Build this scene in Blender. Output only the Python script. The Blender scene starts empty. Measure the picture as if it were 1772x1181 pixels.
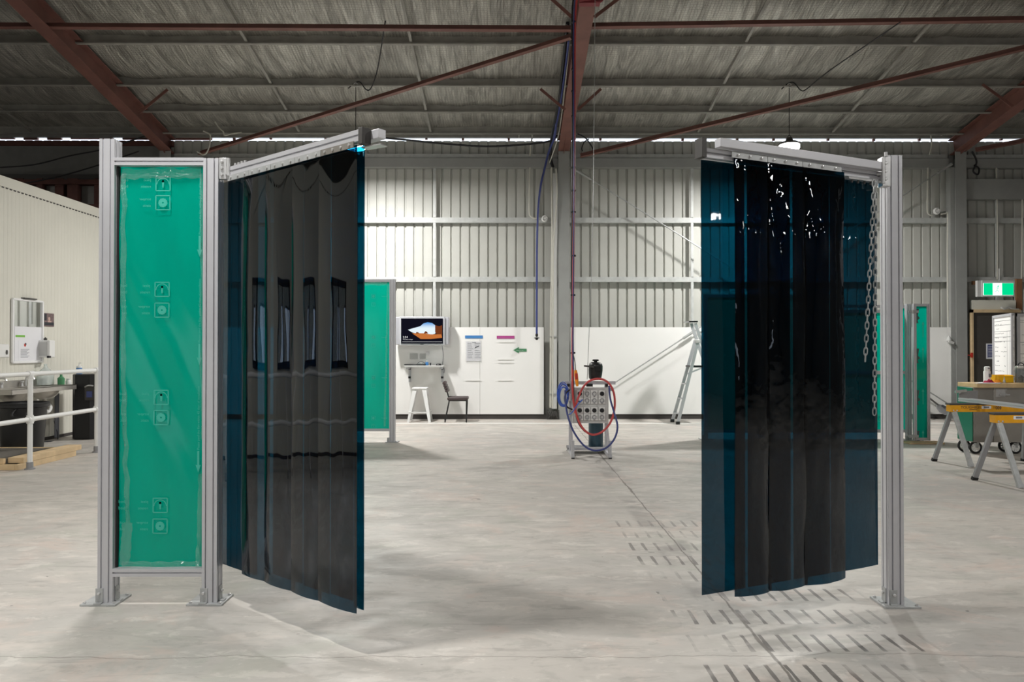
import bpy, bmesh, math, random
from mathutils import Vector, Matrix, noise as mnoise
random.seed(7)
PI = math.pi
S = bpy.context.scene
COL = S.collection
# ------------------------------------------------------------------ camera
FPX, CXP, CYP = 1300.0, 886.0, 590.5
cam_d = bpy.data.cameras.new('camera'); cam_d.sensor_width = 36.0; cam_d.lens = FPX / 1772 * 36
cam_d.clip_start = 0.05; cam_d.clip_end = 200
cam = bpy.data.objects.new('camera', cam_d); COL.objects.link(cam)
CAMP = Vector((0, 0, 1.5))
cam.location = CAMP
PITCH = math.atan(11.5 / FPX); YAW = math.atan(6 / FPX)
cam.rotation_euler = (PI / 2 + PITCH, 0, -YAW)
S.camera = cam
CR = cam.rotation_euler.to_matrix()

def ray(x, y):
    return CR @ Vector(((x - CXP) / FPX, (CYP - y) / FPX, -1))
def P(x, y, d):
    "the place at depth d (metres along the hall) seen at photo point x, y"
    r = ray(x, y); return CAMP + r * (d / r.y)
def F(x, y):
    "the floor seen at photo point x, y"
    r = ray(x, y); return CAMP + r * (-1.5 / r.z)
def PX(x, y, X):
    r = ray(x, y); return CAMP + r * (X / r.x)

# ------------------------------------------------------------------ materials
def new_mat(name):
    m = bpy.data.materials.new(name); m.use_nodes = True
    nt = m.node_tree; nt.nodes.clear()
    return m, nt
class NT:
    def __init__(s, nt): s.nt = nt
    def n(s, t, **kw):
        nd = s.nt.nodes.new(t)
        for k, v in kw.items():
            if k.startswith('_'): setattr(nd, k[1:], v)
        return nd
    def l(s, a, b): s.nt.links.new(a, b)
    def math(s, op, a, b=None, c=None, clamp=False):
        nd = s.nt.nodes.new('ShaderNodeMath'); nd.operation = op; nd.use_clamp = clamp
        for i, v in enumerate((a, b, c)):
            if v is None: continue
            if isinstance(v, (int, float)): nd.inputs[i].default_value = v
            else: s.l(v, nd.inputs[i])
        return nd.outputs[0]
    def smooth(s, v, a, b, lo=0.0, hi=1.0):
        nd = s.nt.nodes.new('ShaderNodeMapRange'); nd.interpolation_type = 'SMOOTHSTEP'
        s.l(v, nd.inputs[0])
        for i, q in enumerate((a, b, lo, hi)): nd.inputs[i + 1].default_value = q
        return nd.outputs[0]
    def noise(s, vec, scale, detail=4, rough=.55, dist=0.0):
        nd = s.nt.nodes.new('ShaderNodeTexNoise')
        nd.inputs['Scale'].default_value = scale; nd.inputs['Detail'].default_value = detail
        nd.inputs['Roughness'].default_value = rough; nd.inputs['Distortion'].default_value = dist
        if vec is not None: s.l(vec, nd.inputs['Vector'])
        return nd.outputs['Fac']
    def mapping(s, vec, scale=(1, 1, 1), loc=(0, 0, 0), rot=(0, 0, 0)):
        nd = s.nt.nodes.new('ShaderNodeMapping')
        nd.inputs['Scale'].default_value = scale; nd.inputs['Location'].default_value = loc
        nd.inputs['Rotation'].default_value = rot
        s.l(vec, nd.inputs['Vector']); return nd.outputs[0]
    def mix(s, f, a, b):
        nd = s.nt.nodes.new('ShaderNodeMix'); nd.data_type = 'RGBA'
        for k, v in ((0, f), (6, a), (7, b)):
            if isinstance(v, (int, float)): nd.inputs[k].default_value = v
            elif isinstance(v, tuple): nd.inputs[k].default_value = (*v[:3], 1)
            else: s.l(v, nd.inputs[k])
        return nd.outputs[2]
    def bump(s, h, strength, dist=.01):
        nd = s.nt.nodes.new('ShaderNodeBump'); nd.inputs['Strength'].default_value = strength
        nd.inputs['Distance'].default_value = dist; s.l(h, nd.inputs['Height']); return nd.outputs[0]
    def fresnel(s, ior, nb=None):
        "surface reflection of a thin sheet, the same from either side"
        geo = s.nt.nodes.new('ShaderNodeNewGeometry'); fr = s.nt.nodes.new('ShaderNodeFresnel')
        s.l(s.math('MULTIPLY_ADD', geo.outputs['Backfacing'], 1 / ior - ior, ior), fr.inputs[0])
        if nb is not None: s.l(nb, fr.inputs[1])
        return fr
    def pos(s):
        g = s.nt.nodes.new('ShaderNodeNewGeometry'); return g.outputs['Position']
    def out(s, sh):
        o = s.nt.nodes.new('ShaderNodeOutputMaterial'); s.l(sh, o.inputs[0])

def lin(r, g, b):
    f = lambda c: (c / 255 / 12.92) if c / 255 <= .04045 else ((c / 255 + .055) / 1.055) ** 2.4
    return (f(r), f(g), f(b))

def M(name, col, rough=.5, metal=0.0, var=.06, vscale=6, bump=0.0, bscale=40, coat=0.0, emit=None, spec=.5):
    m, nt = new_mat(name); g = NT(nt)
    b = g.n('ShaderNodeBsdfPrincipled')
    b.inputs['Roughness'].default_value = rough; b.inputs['Metallic'].default_value = metal
    b.inputs['Specular IOR Level'].default_value = spec
    p = g.pos()
    if var:
        f = g.noise(p, vscale, 5)
        c = g.mix(g.smooth(f, .3, .7), tuple(x * (1 - var) for x in col), tuple(min(1, x * (1 + var)) for x in col))
        g.l(c, b.inputs['Base Color'])
    else: b.inputs['Base Color'].default_value = (*col, 1)
    if bump: g.l(g.bump(g.noise(p, bscale, 3), bump, .005), b.inputs['Normal'])
    if coat: b.inputs['Coat Weight'].default_value = coat; b.inputs['Coat Roughness'].default_value = .08
    if emit:
        b.inputs['Emission Color'].default_value = (*emit[0], 1); b.inputs['Emission Strength'].default_value = emit[1]
    g.out(b.outputs[0]); return m

ALU = M('anodised aluminium', lin(196, 196, 200), .42, .35, .03, 3)
ALU_D = M('darker aluminium', lin(120, 120, 124), .5, .3, .03, 3)  # darker aluminium tone, used for the power stand tray
STEEL = M('galvanised steel', lin(176, 178, 178), .45, .35, .10, 14)
ZINC = M('bright zinc plate', lin(205, 205, 205), .3, .6, .05, 30)
GALV_GIRT = M('galvanised girt steel', lin(188, 190, 188), .5, .15, .08, 8)
COLGREY = M('grey painted column steel', lin(150, 151, 149), .6, 0, .05, 3)
RED = M('red oxide painted steel', lin(118, 80, 72), .6, 0, .14, 3)
REDD = M('dark red timber stud', lin(92, 58, 52), .8, 0, .15, 5)
PURL = M('dull purlin steel', lin(150, 148, 142), .55, .1, .12, 4)
WHITEP = M('white wall sheet', lin(243, 242, 240), .5, 0, .012, 1.2)
CREAM = M('off white cladding', lin(216, 214, 203), .6, 0, .02, 1.5)
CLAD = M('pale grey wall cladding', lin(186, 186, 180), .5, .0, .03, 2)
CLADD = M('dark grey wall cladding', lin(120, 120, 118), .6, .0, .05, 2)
KERB = M('dark skirting strip', lin(62, 58, 56), .7, 0, .1, 4)
BLACK = M('black plastic', lin(26, 26, 28), .42, 0, .05, 10)
BLACKM = M('matt black rubber', lin(22, 22, 23), .75, 0, .05, 10)
WHITE = M('white enamel', lin(236, 236, 236), .35, 0, .01, 8)
WHITEPL = M('white plastic', lin(228, 228, 226), .4, 0, .01, 8)
GREYPL = M('light grey plastic', lin(196, 196, 194), .45, 0, .02, 8)
DGREY = M('dark grey paint', lin(66, 64, 62), .6, 0, .05, 5)
PAPER = M('white paper', lin(230, 230, 234), .8, 0, .01, 9)
INK = M('grey printed ink', lin(120, 122, 130), .8, 0, 0)
INKD = M('dark printed ink', lin(50, 52, 58), .8, 0, 0)
BLUEP = M('blue printed label', lin(66, 128, 190), .5, 0, .03, 8)
MAGP = M('magenta printed label', lin(176, 74, 140), .5, 0, .03, 8)
GRNP = M('green printed label', lin(74, 138, 96), .5, 0, .03, 8)
LIME = M('lime label', lin(124, 190, 74), .5, 0, .02, 8)
YEL = M('yellow painted steel', lin(226, 160, 24), .45, 0, .08, 9)
YELB = M('yellow plastic', lin(244, 190, 20), .4, 0, .02, 9)
ORANGE = M('orange plastic', lin(246, 150, 24), .4, 0, .02, 9)
REDP = M('red plastic', lin(190, 50, 36), .45, 0, .03, 9)
HOSER = M('red rubber hose', lin(196, 74, 74), .5, 0, .06, 12)
HOSEB = M('dark blue rubber hose', lin(54, 64, 122), .5, 0, .06, 12)
HOSEK = M('black cable sheath', lin(30, 30, 34), .5, 0, .05, 12)
BLUEC = M('bright blue cable', lin(64, 98, 190), .45, 0, .05, 12)
TEALC = M('dark teal cylinder paint', lin(36, 72, 88), .4, 0, .05, 5, coat=.3)
WOOD = M('pale pine timber', lin(206, 180, 142), .7, 0, .12, 5)
PLY = M('dark plywood', lin(98, 94, 88), .75, 0, .1, 4)
BENCHT = M('worn bench timber', lin(206, 178, 134), .6, 0, .1, 8)
STAIN = M('brushed stainless steel', lin(178, 174, 168), .34, .7, .05, 6)
DARKST = M('dirty steel sheet', lin(150, 146, 140), .4, .5, .08, 5)
GREENP = M('green painted panel', lin(40, 110, 88), .4, 0, .06, 4)
VINYL = M('brown black vinyl', lin(70, 58, 58), .5, 0, .05, 9, bump=.1)
CONDUIT = M('cream conduit', lin(196, 194, 184), .5, 0, .03, 6)
GREYMET = M('grey blade steel', lin(150, 150, 152), .5, .4, .05, 6)
CLOTHR = M('crimson cloth', lin(160, 30, 60), .9, 0, .1, 20, bump=.3)
NAVY = M('navy printed sheet', lin(70, 80, 130), .6, 0, .03, 8)
PICT = M('dim photo print', lin(112, 92, 92), .5, 0, .25, 40)
SKINP = M('pale photo print', lin(190, 160, 150), .5, 0, .1, 30)
SINKB = M('sink bowl steel', lin(186, 182, 174), .35, .5, .05, 6)
MIRR = M('mirror glass', (.82, .84, .84), .03, 1.0, 0)
LGREEN = M('pale green print on film', lin(58, 178, 158), .6, 0, 0)
GREENF_D = M('dark grey print on film', lin(58, 92, 88), .6, 0, 0)

def emis(name, col, s):
    m, nt = new_mat(name); g = NT(nt); e = g.n('ShaderNodeEmission')
    e.inputs[0].default_value = (*col, 1); e.inputs[1].default_value = s; g.out(e.outputs[0]); return m
LENS = emis('lit lamp lens', (1, .985, .95), 26)
SCR_B = emis('screen black', (.006, .006, .012), 1.0)
SCR_W = emis('screen white', (1, 1, 1), .95)
SCR_O = emis('screen orange', lin(206, 122, 62), .9)
SCR_OD = emis('screen brown', lin(120, 62, 34), .9)
EXG = emis('lit exit green', lin(0, 214, 140), 1.1)
EXW = emis('lit exit white', (.9, 1, 1), 2.4)
def screen_sky():
    m, nt = new_mat('screen sky'); g = NT(nt); e = g.n('ShaderNodeEmission')
    sp = g.n('ShaderNodeSeparateXYZ'); g.l(g.pos(), sp.inputs[0])
    f = g.smooth(sp.outputs[2], 1.88, 2.05)
    g.l(g.mix(f, lin(232, 246, 252), lin(30, 140, 222)), e.inputs[0]); e.inputs[1].default_value = 1.0; g.out(e.outputs[0]); return m
SCR_S = screen_sky()

def film_mat(name, col, bump, bscale=9.0, rough=.02, ior=1.5):
    "thin dark welding film: tinted see-through sheet with a glossy face"
    m, nt = new_mat(name); g = NT(nt)
    p = g.pos()
    n1 = g.noise(g.mapping(p, (1, 1, .35)), bscale, 2, .5)
    n2 = g.noise(g.mapping(p, (1, 1, .8)), bscale * 3.2, 1, .4)
    h = g.math('ADD', n1, g.math('MULTIPLY', n2, .25))
    nb = g.bump(h, bump, .02)
    fr = g.fresnel(ior, nb)
    tr = g.n('ShaderNodeBsdfTransparent'); tr.inputs[0].default_value = (*col, 1)
    gl = g.n('ShaderNodeBsdfGlossy'); gl.inputs['Color'].default_value = (1, 1, 1, 1); gl.inputs['Roughness'].default_value = rough
    g.l(nb, gl.inputs['Normal'])
    mx = g.n('ShaderNodeMixShader'); g.l(fr.outputs[0], mx.inputs[0]); g.l(tr.outputs[0], mx.inputs[1]); g.l(gl.outputs[0], mx.inputs[2])
    g.out(mx.outputs[0]); return m
FILM_L = film_mat('dark blue welding film', (.03, .20, .275), .04, 3, ior=1.5)
FILM_R = film_mat('dark blue welding film rippled', (.02, .195, .27), .26, 8, ior=1.43)

def green_mat(name):
    m, nt = new_mat(name); g = NT(nt)
    p = g.pos()
    n1 = g.noise(g.mapping(p, (1.6, 1, .5)), 2.2, 3)
    c = g.mix(g.smooth(n1, .3, .7), lin(0, 158, 136), lin(0, 166, 142))
    d = g.n('ShaderNodeBsdfDiffuse'); g.l(c, d.inputs[0])
    t = g.n('ShaderNodeBsdfTranslucent'); g.l(c, t.inputs[0])
    mx = g.n('ShaderNodeMixShader'); mx.inputs[0].default_value = .55; g.l(d.outputs[0], mx.inputs[1]); g.l(t.outputs[0], mx.inputs[2])
    fr = g.fresnel(1.3)
    gl = g.n('ShaderNodeBsdfGlossy'); gl.inputs['Roughness'].default_value = .12
    nb = g.bump(g.noise(g.mapping(p, (1, 1, .4)), 3.0, 2), .12, .02); g.l(nb, gl.inputs['Normal']); g.l(nb, fr.inputs[1])
    m2 = g.n('ShaderNodeMixShader'); g.l(fr.outputs[0], m2.inputs[0]); g.l(mx.outputs[0], m2.inputs[1]); g.l(gl.outputs[0], m2.inputs[2])
    g.out(m2.outputs[0]); return m
GREEN = green_mat('translucent green screen')

def clear_mat(name, col, rough=.08, op=.12):
    m, nt = new_mat(name); g = NT(nt)
    p = g.pos(); nb = g.bump(g.noise(p, 14, 3), .5, .02)
    fr = g.fresnel(1.45, nb)
    tr = g.n('ShaderNodeBsdfTransparent'); tr.inputs[0].default_value = (*col, 1)
    df = g.n('ShaderNodeBsdfDiffuse'); df.inputs[0].default_value = (.8, .85, .85, 1)
    m0 = g.n('ShaderNodeMixShader'); m0.inputs[0].default_value = op; g.l(tr.outputs[0], m0.inputs[1]); g.l(df.outputs[0], m0.inputs[2])
    gl = g.n('ShaderNodeBsdfGlossy'); gl.inputs['Roughness'].default_value = rough; g.l(nb, gl.inputs['Normal'])
    mx = g.n('ShaderNodeMixShader'); g.l(fr.outputs[0], mx.inputs[0]); g.l(m0.outputs[0], mx.inputs[1]); g.l(gl.outputs[0], mx.inputs[2])
    g.out(mx.outputs[0]); return m
CLEAR = clear_mat('clear plastic', (.92, .95, .95))
PEEL = clear_mat('loose clear protective film', (.97, .99, .985), .13, .07)
GLASSW = clear_mat('window glass', (.9, .95, 1.0), .02, .02)
SMOKE = clear_mat('smoky clear plastic', (.55, .57, .58), .1, .1)

# ------------------------------------------------------------------ mesh builder
class MB:
    def __init__(s): s.v = []; s.f = []; s.m = []; s.ci = 0; s.mats = []
    def use(s, mat):
        if mat not in s.mats: s.mats.append(mat)
        s.ci = s.mats.index(mat); return s
    def add(s, vs, fs):
        b = len(s.v); s.v.extend(Vector(q) for q in vs)
        for q in fs: s.f.append([b + i for i in q]); s.m.append(s.ci)
        return s
    def box(s, c, d, R=None):
        c = Vector(c); h = Vector(d) / 2
        vs = [Vector((sx * h.x, sy * h.y, sz * h.z)) for sz in (-1, 1) for sy in (-1, 1) for sx in (-1, 1)]
        if R is not None: vs = [R @ q for q in vs]
        return s.add([c + q for q in vs], [(0, 2, 3, 1), (4, 5, 7, 6), (0, 1, 5, 4), (2, 6, 7, 3), (0, 4, 6, 2), (1, 3, 7, 5)])
    def span(s, a, b):
        a = Vector(a); b = Vector(b)
        return s.box((a + b) / 2, [abs(q) for q in (b - a)])
    def frame(s, p0, p1, up=(0, 0, 1)):
        t = (Vector(p1) - Vector(p0)).normalized(); up = Vector(up)
        if abs(t.dot(up)) > .98: up = Vector((0, 1, 0))
        x = t.cross(up).normalized(); y = x.cross(t).normalized()
        return t, x, y
    def prism(s, prof, p0, p1, up=(0, 0, 1)):
        p0 = Vector(p0); p1 = Vector(p1); t, x, y = s.frame(p0, p1, up); n = len(prof)
        vs = [p0 + x * a + y * b for a, b in prof] + [p1 + x * a + y * b for a, b in prof]
        fs = [(i, (i + 1) % n, n + (i + 1) % n, n + i) for i in range(n)]
        fs += [tuple(range(n - 1, -1, -1)), tuple(range(n, 2 * n))]
        return s.add(vs, fs)
    def bar(s, p0, p1, w, h, up=(0, 0, 1)):
        return s.prism([(-w / 2, -h / 2), (w / 2, -h / 2), (w / 2, h / 2), (-w / 2, h / 2)], p0, p1, up)
    def tube(s, pts, r, n=10, closed=False, taper=None):
        pts = [Vector(q) for q in pts]; N = len(pts); rings = []
        prev = None
        for i in range(N):
            a = pts[i - 1] if (i > 0 or closed) else pts[i]; b = pts[(i + 1) % N] if (i < N - 1 or closed) else pts[i]
            t = (b - a).normalized()
            if prev is None:
                u = Vector((0, 0, 1)) if abs(t.z) < .9 else Vector((0, 1, 0))
                x = t.cross(u).normalized()
            else:
                x = prev - t * prev.dot(t); x = x.normalized() if x.length > 1e-6 else prev
            prev = x; y = t.cross(x); rr = r if taper is None else r * taper[i]
            rings.append([pts[i] + (x * math.cos(2 * PI * k / n) + y * math.sin(2 * PI * k / n)) * rr for k in range(n)])
        vs = [q for g in rings for q in g]; fs = []
        for i in range(N if closed else N - 1):
            j = (i + 1) % N
            for k in range(n): fs.append((i * n + k, i * n + (k + 1) % n, j * n + (k + 1) % n, j * n + k))
        if not closed: fs += [tuple(range(n - 1, -1, -1)), tuple((N - 1) * n + k for k in range(n))]
        return s.add(vs, fs)
    def rod(s, a, b, r, n=12): return s.tube([a, b], r, n)
    def lathe(s, prof, o, axis=(0, 0, 1), n=24, sx=1.0, sy=1.0):
        o = Vector(o); t = Vector(axis).normalized(); u = Vector((1, 0, 0)) if abs(t.x) < .9 else Vector((0, 0, 1))
        y = t.cross(u).normalized(); x = y.cross(t).normalized()
        vs = []; fs = []; N = len(prof)
        for r, z in prof:
            for k in range(n):
                a = 2 * PI * k / n; vs.append(o + t * z + x * (r * sx * math.cos(a)) + y * (r * sy * math.sin(a)))
        for i in range(N - 1):
            for k in range(n): fs.append((i * n + k, i * n + (k + 1) % n, (i + 1) * n + (k + 1) % n, (i + 1) * n + k))
        if prof[0][0] > 1e-5: fs.append(tuple(range(n - 1, -1, -1)))
        if prof[-1][0] > 1e-5: fs.append(tuple((N - 1) * n + k for k in range(n)))
        return s.add(vs, fs)
    def torus(s, c, R, r, axis=(0, 0, 1), n=24, m=8):
        c = Vector(c); t = Vector(axis).normalized(); u = Vector((1, 0, 0)) if abs(t.x) < .9 else Vector((0, 0, 1))
        y = t.cross(u).normalized(); x = y.cross(t)
        return s.tube([c + x * (R * math.cos(2 * PI * k / n)) + y * (R * math.sin(2 * PI * k / n)) for k in range(n)], r, m, True)
    def poly(s, pts, thick=None, nrm=(0, 1, 0)):
        pts = [Vector(q) for q in pts]; n = len(pts)
        if thick is None: return s.add(pts, [tuple(range(n))])
        d = Vector(nrm).normalized() * thick
        fs = [tuple(range(n)), tuple(range(2 * n - 1, n - 1, -1))] + [(i, n + i, n + (i + 1) % n, (i + 1) % n) for i in range(n)]
        return s.add(pts + [q + d for q in pts], fs)
    def build(s, name, mat=None, parent=None, smooth=35, bevel=0.0, seg=2):
        me = bpy.data.meshes.new(name); me.from_pydata([tuple(q) for q in s.v], [], s.f)
        bm = bmesh.new(); bm.from_mesh(me); bmesh.ops.recalc_face_normals(bm, faces=bm.faces); bm.to_mesh(me); bm.free()
        mats = s.mats if s.mats else [mat]
        for q in mats: me.materials.append(q)
        if s.mats: me.polygons.foreach_set('material_index', s.m)
        if smooth:
            me.polygons.foreach_set('use_smooth', [True] * len(me.polygons)); me.set_sharp_from_angle(angle=math.radians(smooth))
        me.update()
        o = bpy.data.objects.new(name, me); COL.objects.link(o)
        if parent is not None: attach(o, parent)
        if bevel:
            b = o.modifiers.new('edge', 'BEVEL'); b.width = bevel; b.segments = seg; b.limit_method = 'ANGLE'; b.angle_limit = math.radians(50)
        return o
def attach(o, parent):
    o.parent = parent
    r = parent; L = Vector((0, 0, 0))
    while r is not None:
        if r.type == 'EMPTY': L = L + Vector(r.location)
        r = r.parent
    o.matrix_parent_inverse = Matrix.Translation(-L) if parent.type == 'EMPTY' else Matrix.Identity(4)
def thing(name, label, cat, loc=(0, 0, 0), group=None):
    o = bpy.data.objects.new(name, None); COL.objects.link(o); o.location = loc; o.empty_display_size = .1
    o['label'] = label; o['category'] = cat
    if group: o['group'] = group
    return o
def tag(o, label, cat, group=None, kind=None):
    o['label'] = label; o['category'] = cat
    if group: o['group'] = group
    if kind: o['kind'] = kind
    return o
def struct(o, label=None, cat=None):
    o['kind'] = 'structure'
    if label: o['label'] = label
    if cat: o['category'] = cat
    return o
def dup_tree(root, loc, label):
    r = root.copy(); COL.objects.link(r); r.location = loc; r['label'] = label
    for ch in root.children:
        c = ch.copy(); COL.objects.link(c); c.parent = r
        for g in ch.children:
            d = g.copy(); COL.objects.link(d); d.parent = c
    return r
def smooth_path(pts, k=8, closed=False):
    pts = [Vector(p) for p in pts]; n = len(pts); out = []
    rng = range(n if closed else n - 1)
    for i in rng:
        if closed: p0, p1, p2, p3 = pts[i - 1], pts[i], pts[(i + 1) % n], pts[(i + 2) % n]
        else: p0, p1, p2, p3 = pts[max(i - 1, 0)], pts[i], pts[i + 1], pts[min(i + 2, n - 1)]
        for j in range(k):
            t = j / k
            out.append(.5 * ((2 * p1) + (p2 - p0) * t + (2 * p0 - 5 * p1 + 4 * p2 - p3) * t * t + (3 * p1 - p0 - 3 * p2 + p3) * t ** 3))
    if not closed: out.append(pts[-1])
    return out
def text_mesh(mb, txt, o, right, up, h, mirror=False, align='LEFT', depth=.0006):
    "letters as mesh faces, laid from o along right with cap height about h"
    cu = bpy.data.curves.new('t', 'FONT'); cu.body = txt; cu.size = h / .7; cu.align_x = align; cu.resolution_u = 2
    ob = bpy.data.objects.new('t', cu); COL.objects.link(ob)
    dg = bpy.context.evaluated_depsgraph_get(); dg.update()
    me = bpy.data.meshes.new_from_object(ob.evaluated_get(dg))
    right = Vector(right).normalized(); up = Vector(up).normalized()
    vs = [Vector(o) + right * (-v.co.x if mirror else v.co.x) + up * v.co.y for v in me.vertices]
    mb.add(vs, [tuple(p.vertices) for p in me.polygons])
    bpy.data.objects.remove(ob); bpy.data.curves.remove(cu); bpy.data.meshes.remove(me)
def slot_profile(w, h, nx, ny, sw=.009, sd=.011):
    "outline of a T-slot extrusion: nx grooves on the faces across w, ny on the faces across h"
    pts = []
    def side(p0, p1, n):
        p0 = Vector(p0); p1 = Vector(p1); t = (p1 - p0).normalized(); inn = Vector((-t.y, t.x)); L = (p1 - p0).length
        pts.append(p0)
        for i in range(n):
            c = p0 + t * (L * (i + .5) / n)
            pts.extend([c - t * sw / 2, c - t * sw / 2 + inn * sd, c + t * sw / 2 + inn * sd, c + t * sw / 2])
    a, b = w / 2, h / 2
    side((-a, -b), (a, -b), nx); side((a, -b), (a, b), ny); side((a, b), (-a, b), nx); side((-a, b), (-a, -b), ny)
    return [tuple(p) for p in pts]
def bolt(mb, c, ax, r=.008, h=.008):
    mb.lathe([(r * .9, 0), (r, h * .3), (r, h * .8), (r * .7, h)], c, ax, 10)
# ------------------------------------------------------------------ the hall
YB, XL, XR, YF = 16.0, -16.0, 20.0, -13.0
SL = .19                         # roof slope
def zroof(y): return 6.035 + SL * (YB - y) if y > 1.5 else 6.035 + SL * (YB - 1.5) - SL * (1.5 - y)

def concrete():
    m, nt = new_mat('worn concrete floor'); g = NT(nt); p = g.pos()
    b = g.n('ShaderNodeBsdfPrincipled')
    sp = g.n('ShaderNodeSeparateXYZ'); g.l(p, sp.inputs[0]); X, Y = sp.outputs[0], sp.outputs[1]
    n_big = g.noise(p, .45, 6, .6, .6)
    n_mid = g.noise(g.mapping(p, (1.1, 2.2, 1)), 1.7, 7, .62, .5)
    n_fine = g.noise(g.mapping(p, (5, 9, 5)), 2.0, 6, .6)
    c = g.mix(g.smooth(n_big, .3, .72), lin(172, 168, 163), lin(196, 190, 182))
    c = g.mix(g.math('MULTIPLY', g.smooth(n_mid, .50, .68), .7), c, lin(164, 160, 154))
    c = g.mix(g.math('MULTIPLY', g.smooth(n_mid, .47, .30), .5), c, lin(210, 199, 190))
    c = g.mix(g.math('MULTIPLY', g.smooth(n_fine, .52, .7), .28), c, lin(150, 146, 140))
    n_w = g.noise(g.mapping(p, (1.2, 1.5, 1), (5, 2, 0)), 1.1, 7, .68, .8)
    c = g.mix(g.math('MULTIPLY', g.smooth(n_w, .53, .66), .5), c, lin(198, 180, 170))
    c = g.mix(g.math('MULTIPLY', g.smooth(n_w, .46, .36), .5), c, lin(172, 172, 162))
    n_p = g.noise(g.mapping(p, (1.3, 2.4, 1), (9, 1, 0)), 2.6, 8, .7, .4)
    c = g.mix(g.math('MULTIPLY', g.smooth(n_p, .55, .62), .3), c, lin(222, 216, 208))
    c = g.mix(g.math('MULTIPLY', g.smooth(n_p, .43, .37), .35), c, lin(146, 143, 137))
    # short drag marks
    n_dr = g.noise(g.mapping(p, (.9, 6.5, 1)), 1.6, 5, .6, 1.2)
    c = g.mix(g.math('MULTIPLY', g.smooth(n_dr, .58, .72), .42), c, lin(140, 134, 130))
    n_spk = g.noise(g.mapping(p, (1, 1.4, 1)), 7.5, 3, .5, 1.0)
    c = g.mix(g.math('MULTIPLY', g.smooth(n_spk, .735, .765), .6), c, lin(88, 84, 82))
    # oily patches
    n_oil = g.noise(g.mapping(p, (1, 1, 1), (3, 8, 0)), .8, 4, .5, .3)
    c = g.mix(g.math('MULTIPLY', g.smooth(n_oil, .66, .78), .35), c, lin(120, 116, 114))
    # rows of short grooves
    row = g.math('FRACT', g.math('DIVIDE', g.math('SUBTRACT', Y, 3.98), .37))
    rowm = g.math('MULTIPLY', g.smooth(row, .25, .29), g.smooth(row, .88, .84))
    wob = g.math('MULTIPLY', g.math('SUBTRACT', g.noise(p, 2.5, 3), .5), .02)
    colp = g.math('ABSOLUTE', g.math('SUBTRACT', g.math('FRACT', g.math('DIVIDE', g.math('ADD', g.math('SUBTRACT', X, .885), wob), .093)), .5))
    wid = g.noise(p, 5.0, 4, .6)
    colm = g.math('LESS_THAN', colp, g.math('MULTIPLY_ADD', wid, .21, .012))
    edge = g.math('MULTIPLY', g.math('MULTIPLY', g.smooth(X, .88, .9), g.smooth(X, 2.2, 2.0)), g.math('MULTIPLY', g.smooth(Y, 2.9, 2.95), g.smooth(Y, 6.62, 6.56)))
    st = g.math('MULTIPLY', g.smooth(g.noise(p, 1.6, 4, .6), .34, .56), g.smooth(Y, 7.4, 4.0, .42, .95))
    hm = g.math('MULTIPLY', g.math('MULTIPLY', rowm, colm), g.math('MULTIPLY', edge, st))
    c = g.mix(hm, c, lin(104, 99, 96))
    # long joint running down the hall, broken edges
    jn = g.math('MULTIPLY', g.math('SUBTRACT', g.noise(p, 3.2, 6, .65), .5), .05)
    jd = g.math('ABSOLUTE', g.math('ADD', g.math('SUBTRACT', X, 1.283), jn))
    jw = g.math('MULTIPLY_ADD', g.smooth(g.noise(p, 1.1, 4), .45, .75), .022, .007)
    c = g.mix(g.math('MULTIPLY', g.smooth(g.math('DIVIDE', jd, jw), 1.2, .5), .72), c, lin(84, 76, 70))
    pd = g.smooth(g.math('ABSOLUTE', g.math('ADD', g.math('SUBTRACT', X, 1.24), jn)), .17, .1)
    c = g.mix(g.math('MULTIPLY', g.math('MULTIPLY', pd, g.smooth(g.noise(p, 2.2, 5), .5, .6)), .38), c, lin(116, 110, 108))
    # hairline crack running across
    cy = g.math('ADD', g.math('MULTIPLY', g.math('SUBTRACT', g.noise(g.mapping(p, (1, 0, 0)), .9, 6, .6), .5), .28), 3.66)
    cd = g.math('ABSOLUTE', g.math('SUBTRACT', Y, cy))
    c = g.mix(g.math('MULTIPLY', g.smooth(cd, .006, .002), .5), c, lin(110, 104, 98))
    # faint cross joints
    for yy in (7.35, 10.2, 13.1):
        dd = g.math('ABSOLUTE', g.math('ADD', g.math('SUBTRACT', Y, yy), g.math('MULTIPLY', jn, .5)))
        c = g.mix(g.math('MULTIPLY', g.math('MULTIPLY', g.smooth(dd, .016, .006), g.smooth(g.noise(p, .9, 3), .45, .6)), .35), c, lin(130, 124, 120))
    g.l(c, b.inputs['Base Color'])
    g.l(g.smooth(n_mid, .3, .7, .40, .62), b.inputs['Roughness'])
    b.inputs['Specular IOR Level'].default_value = .35
    hh = g.math('SUBTRACT', n_fine, g.math('MULTIPLY', hm, 1.5))
    g.l(g.bump(hh, .12, .01), b.inputs['Normal'])
    g.out(b.outputs[0]); return m
CONC = concrete()
mb = MB(); mb.box(((XL + XR) / 2, (YB + YF) / 2 + .2, -.1), (XR - XL + .6, YB - YF + 1, .2))
struct(mb.build('floor', CONC), 'worn pale concrete floor of the hall', 'floor')

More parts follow.
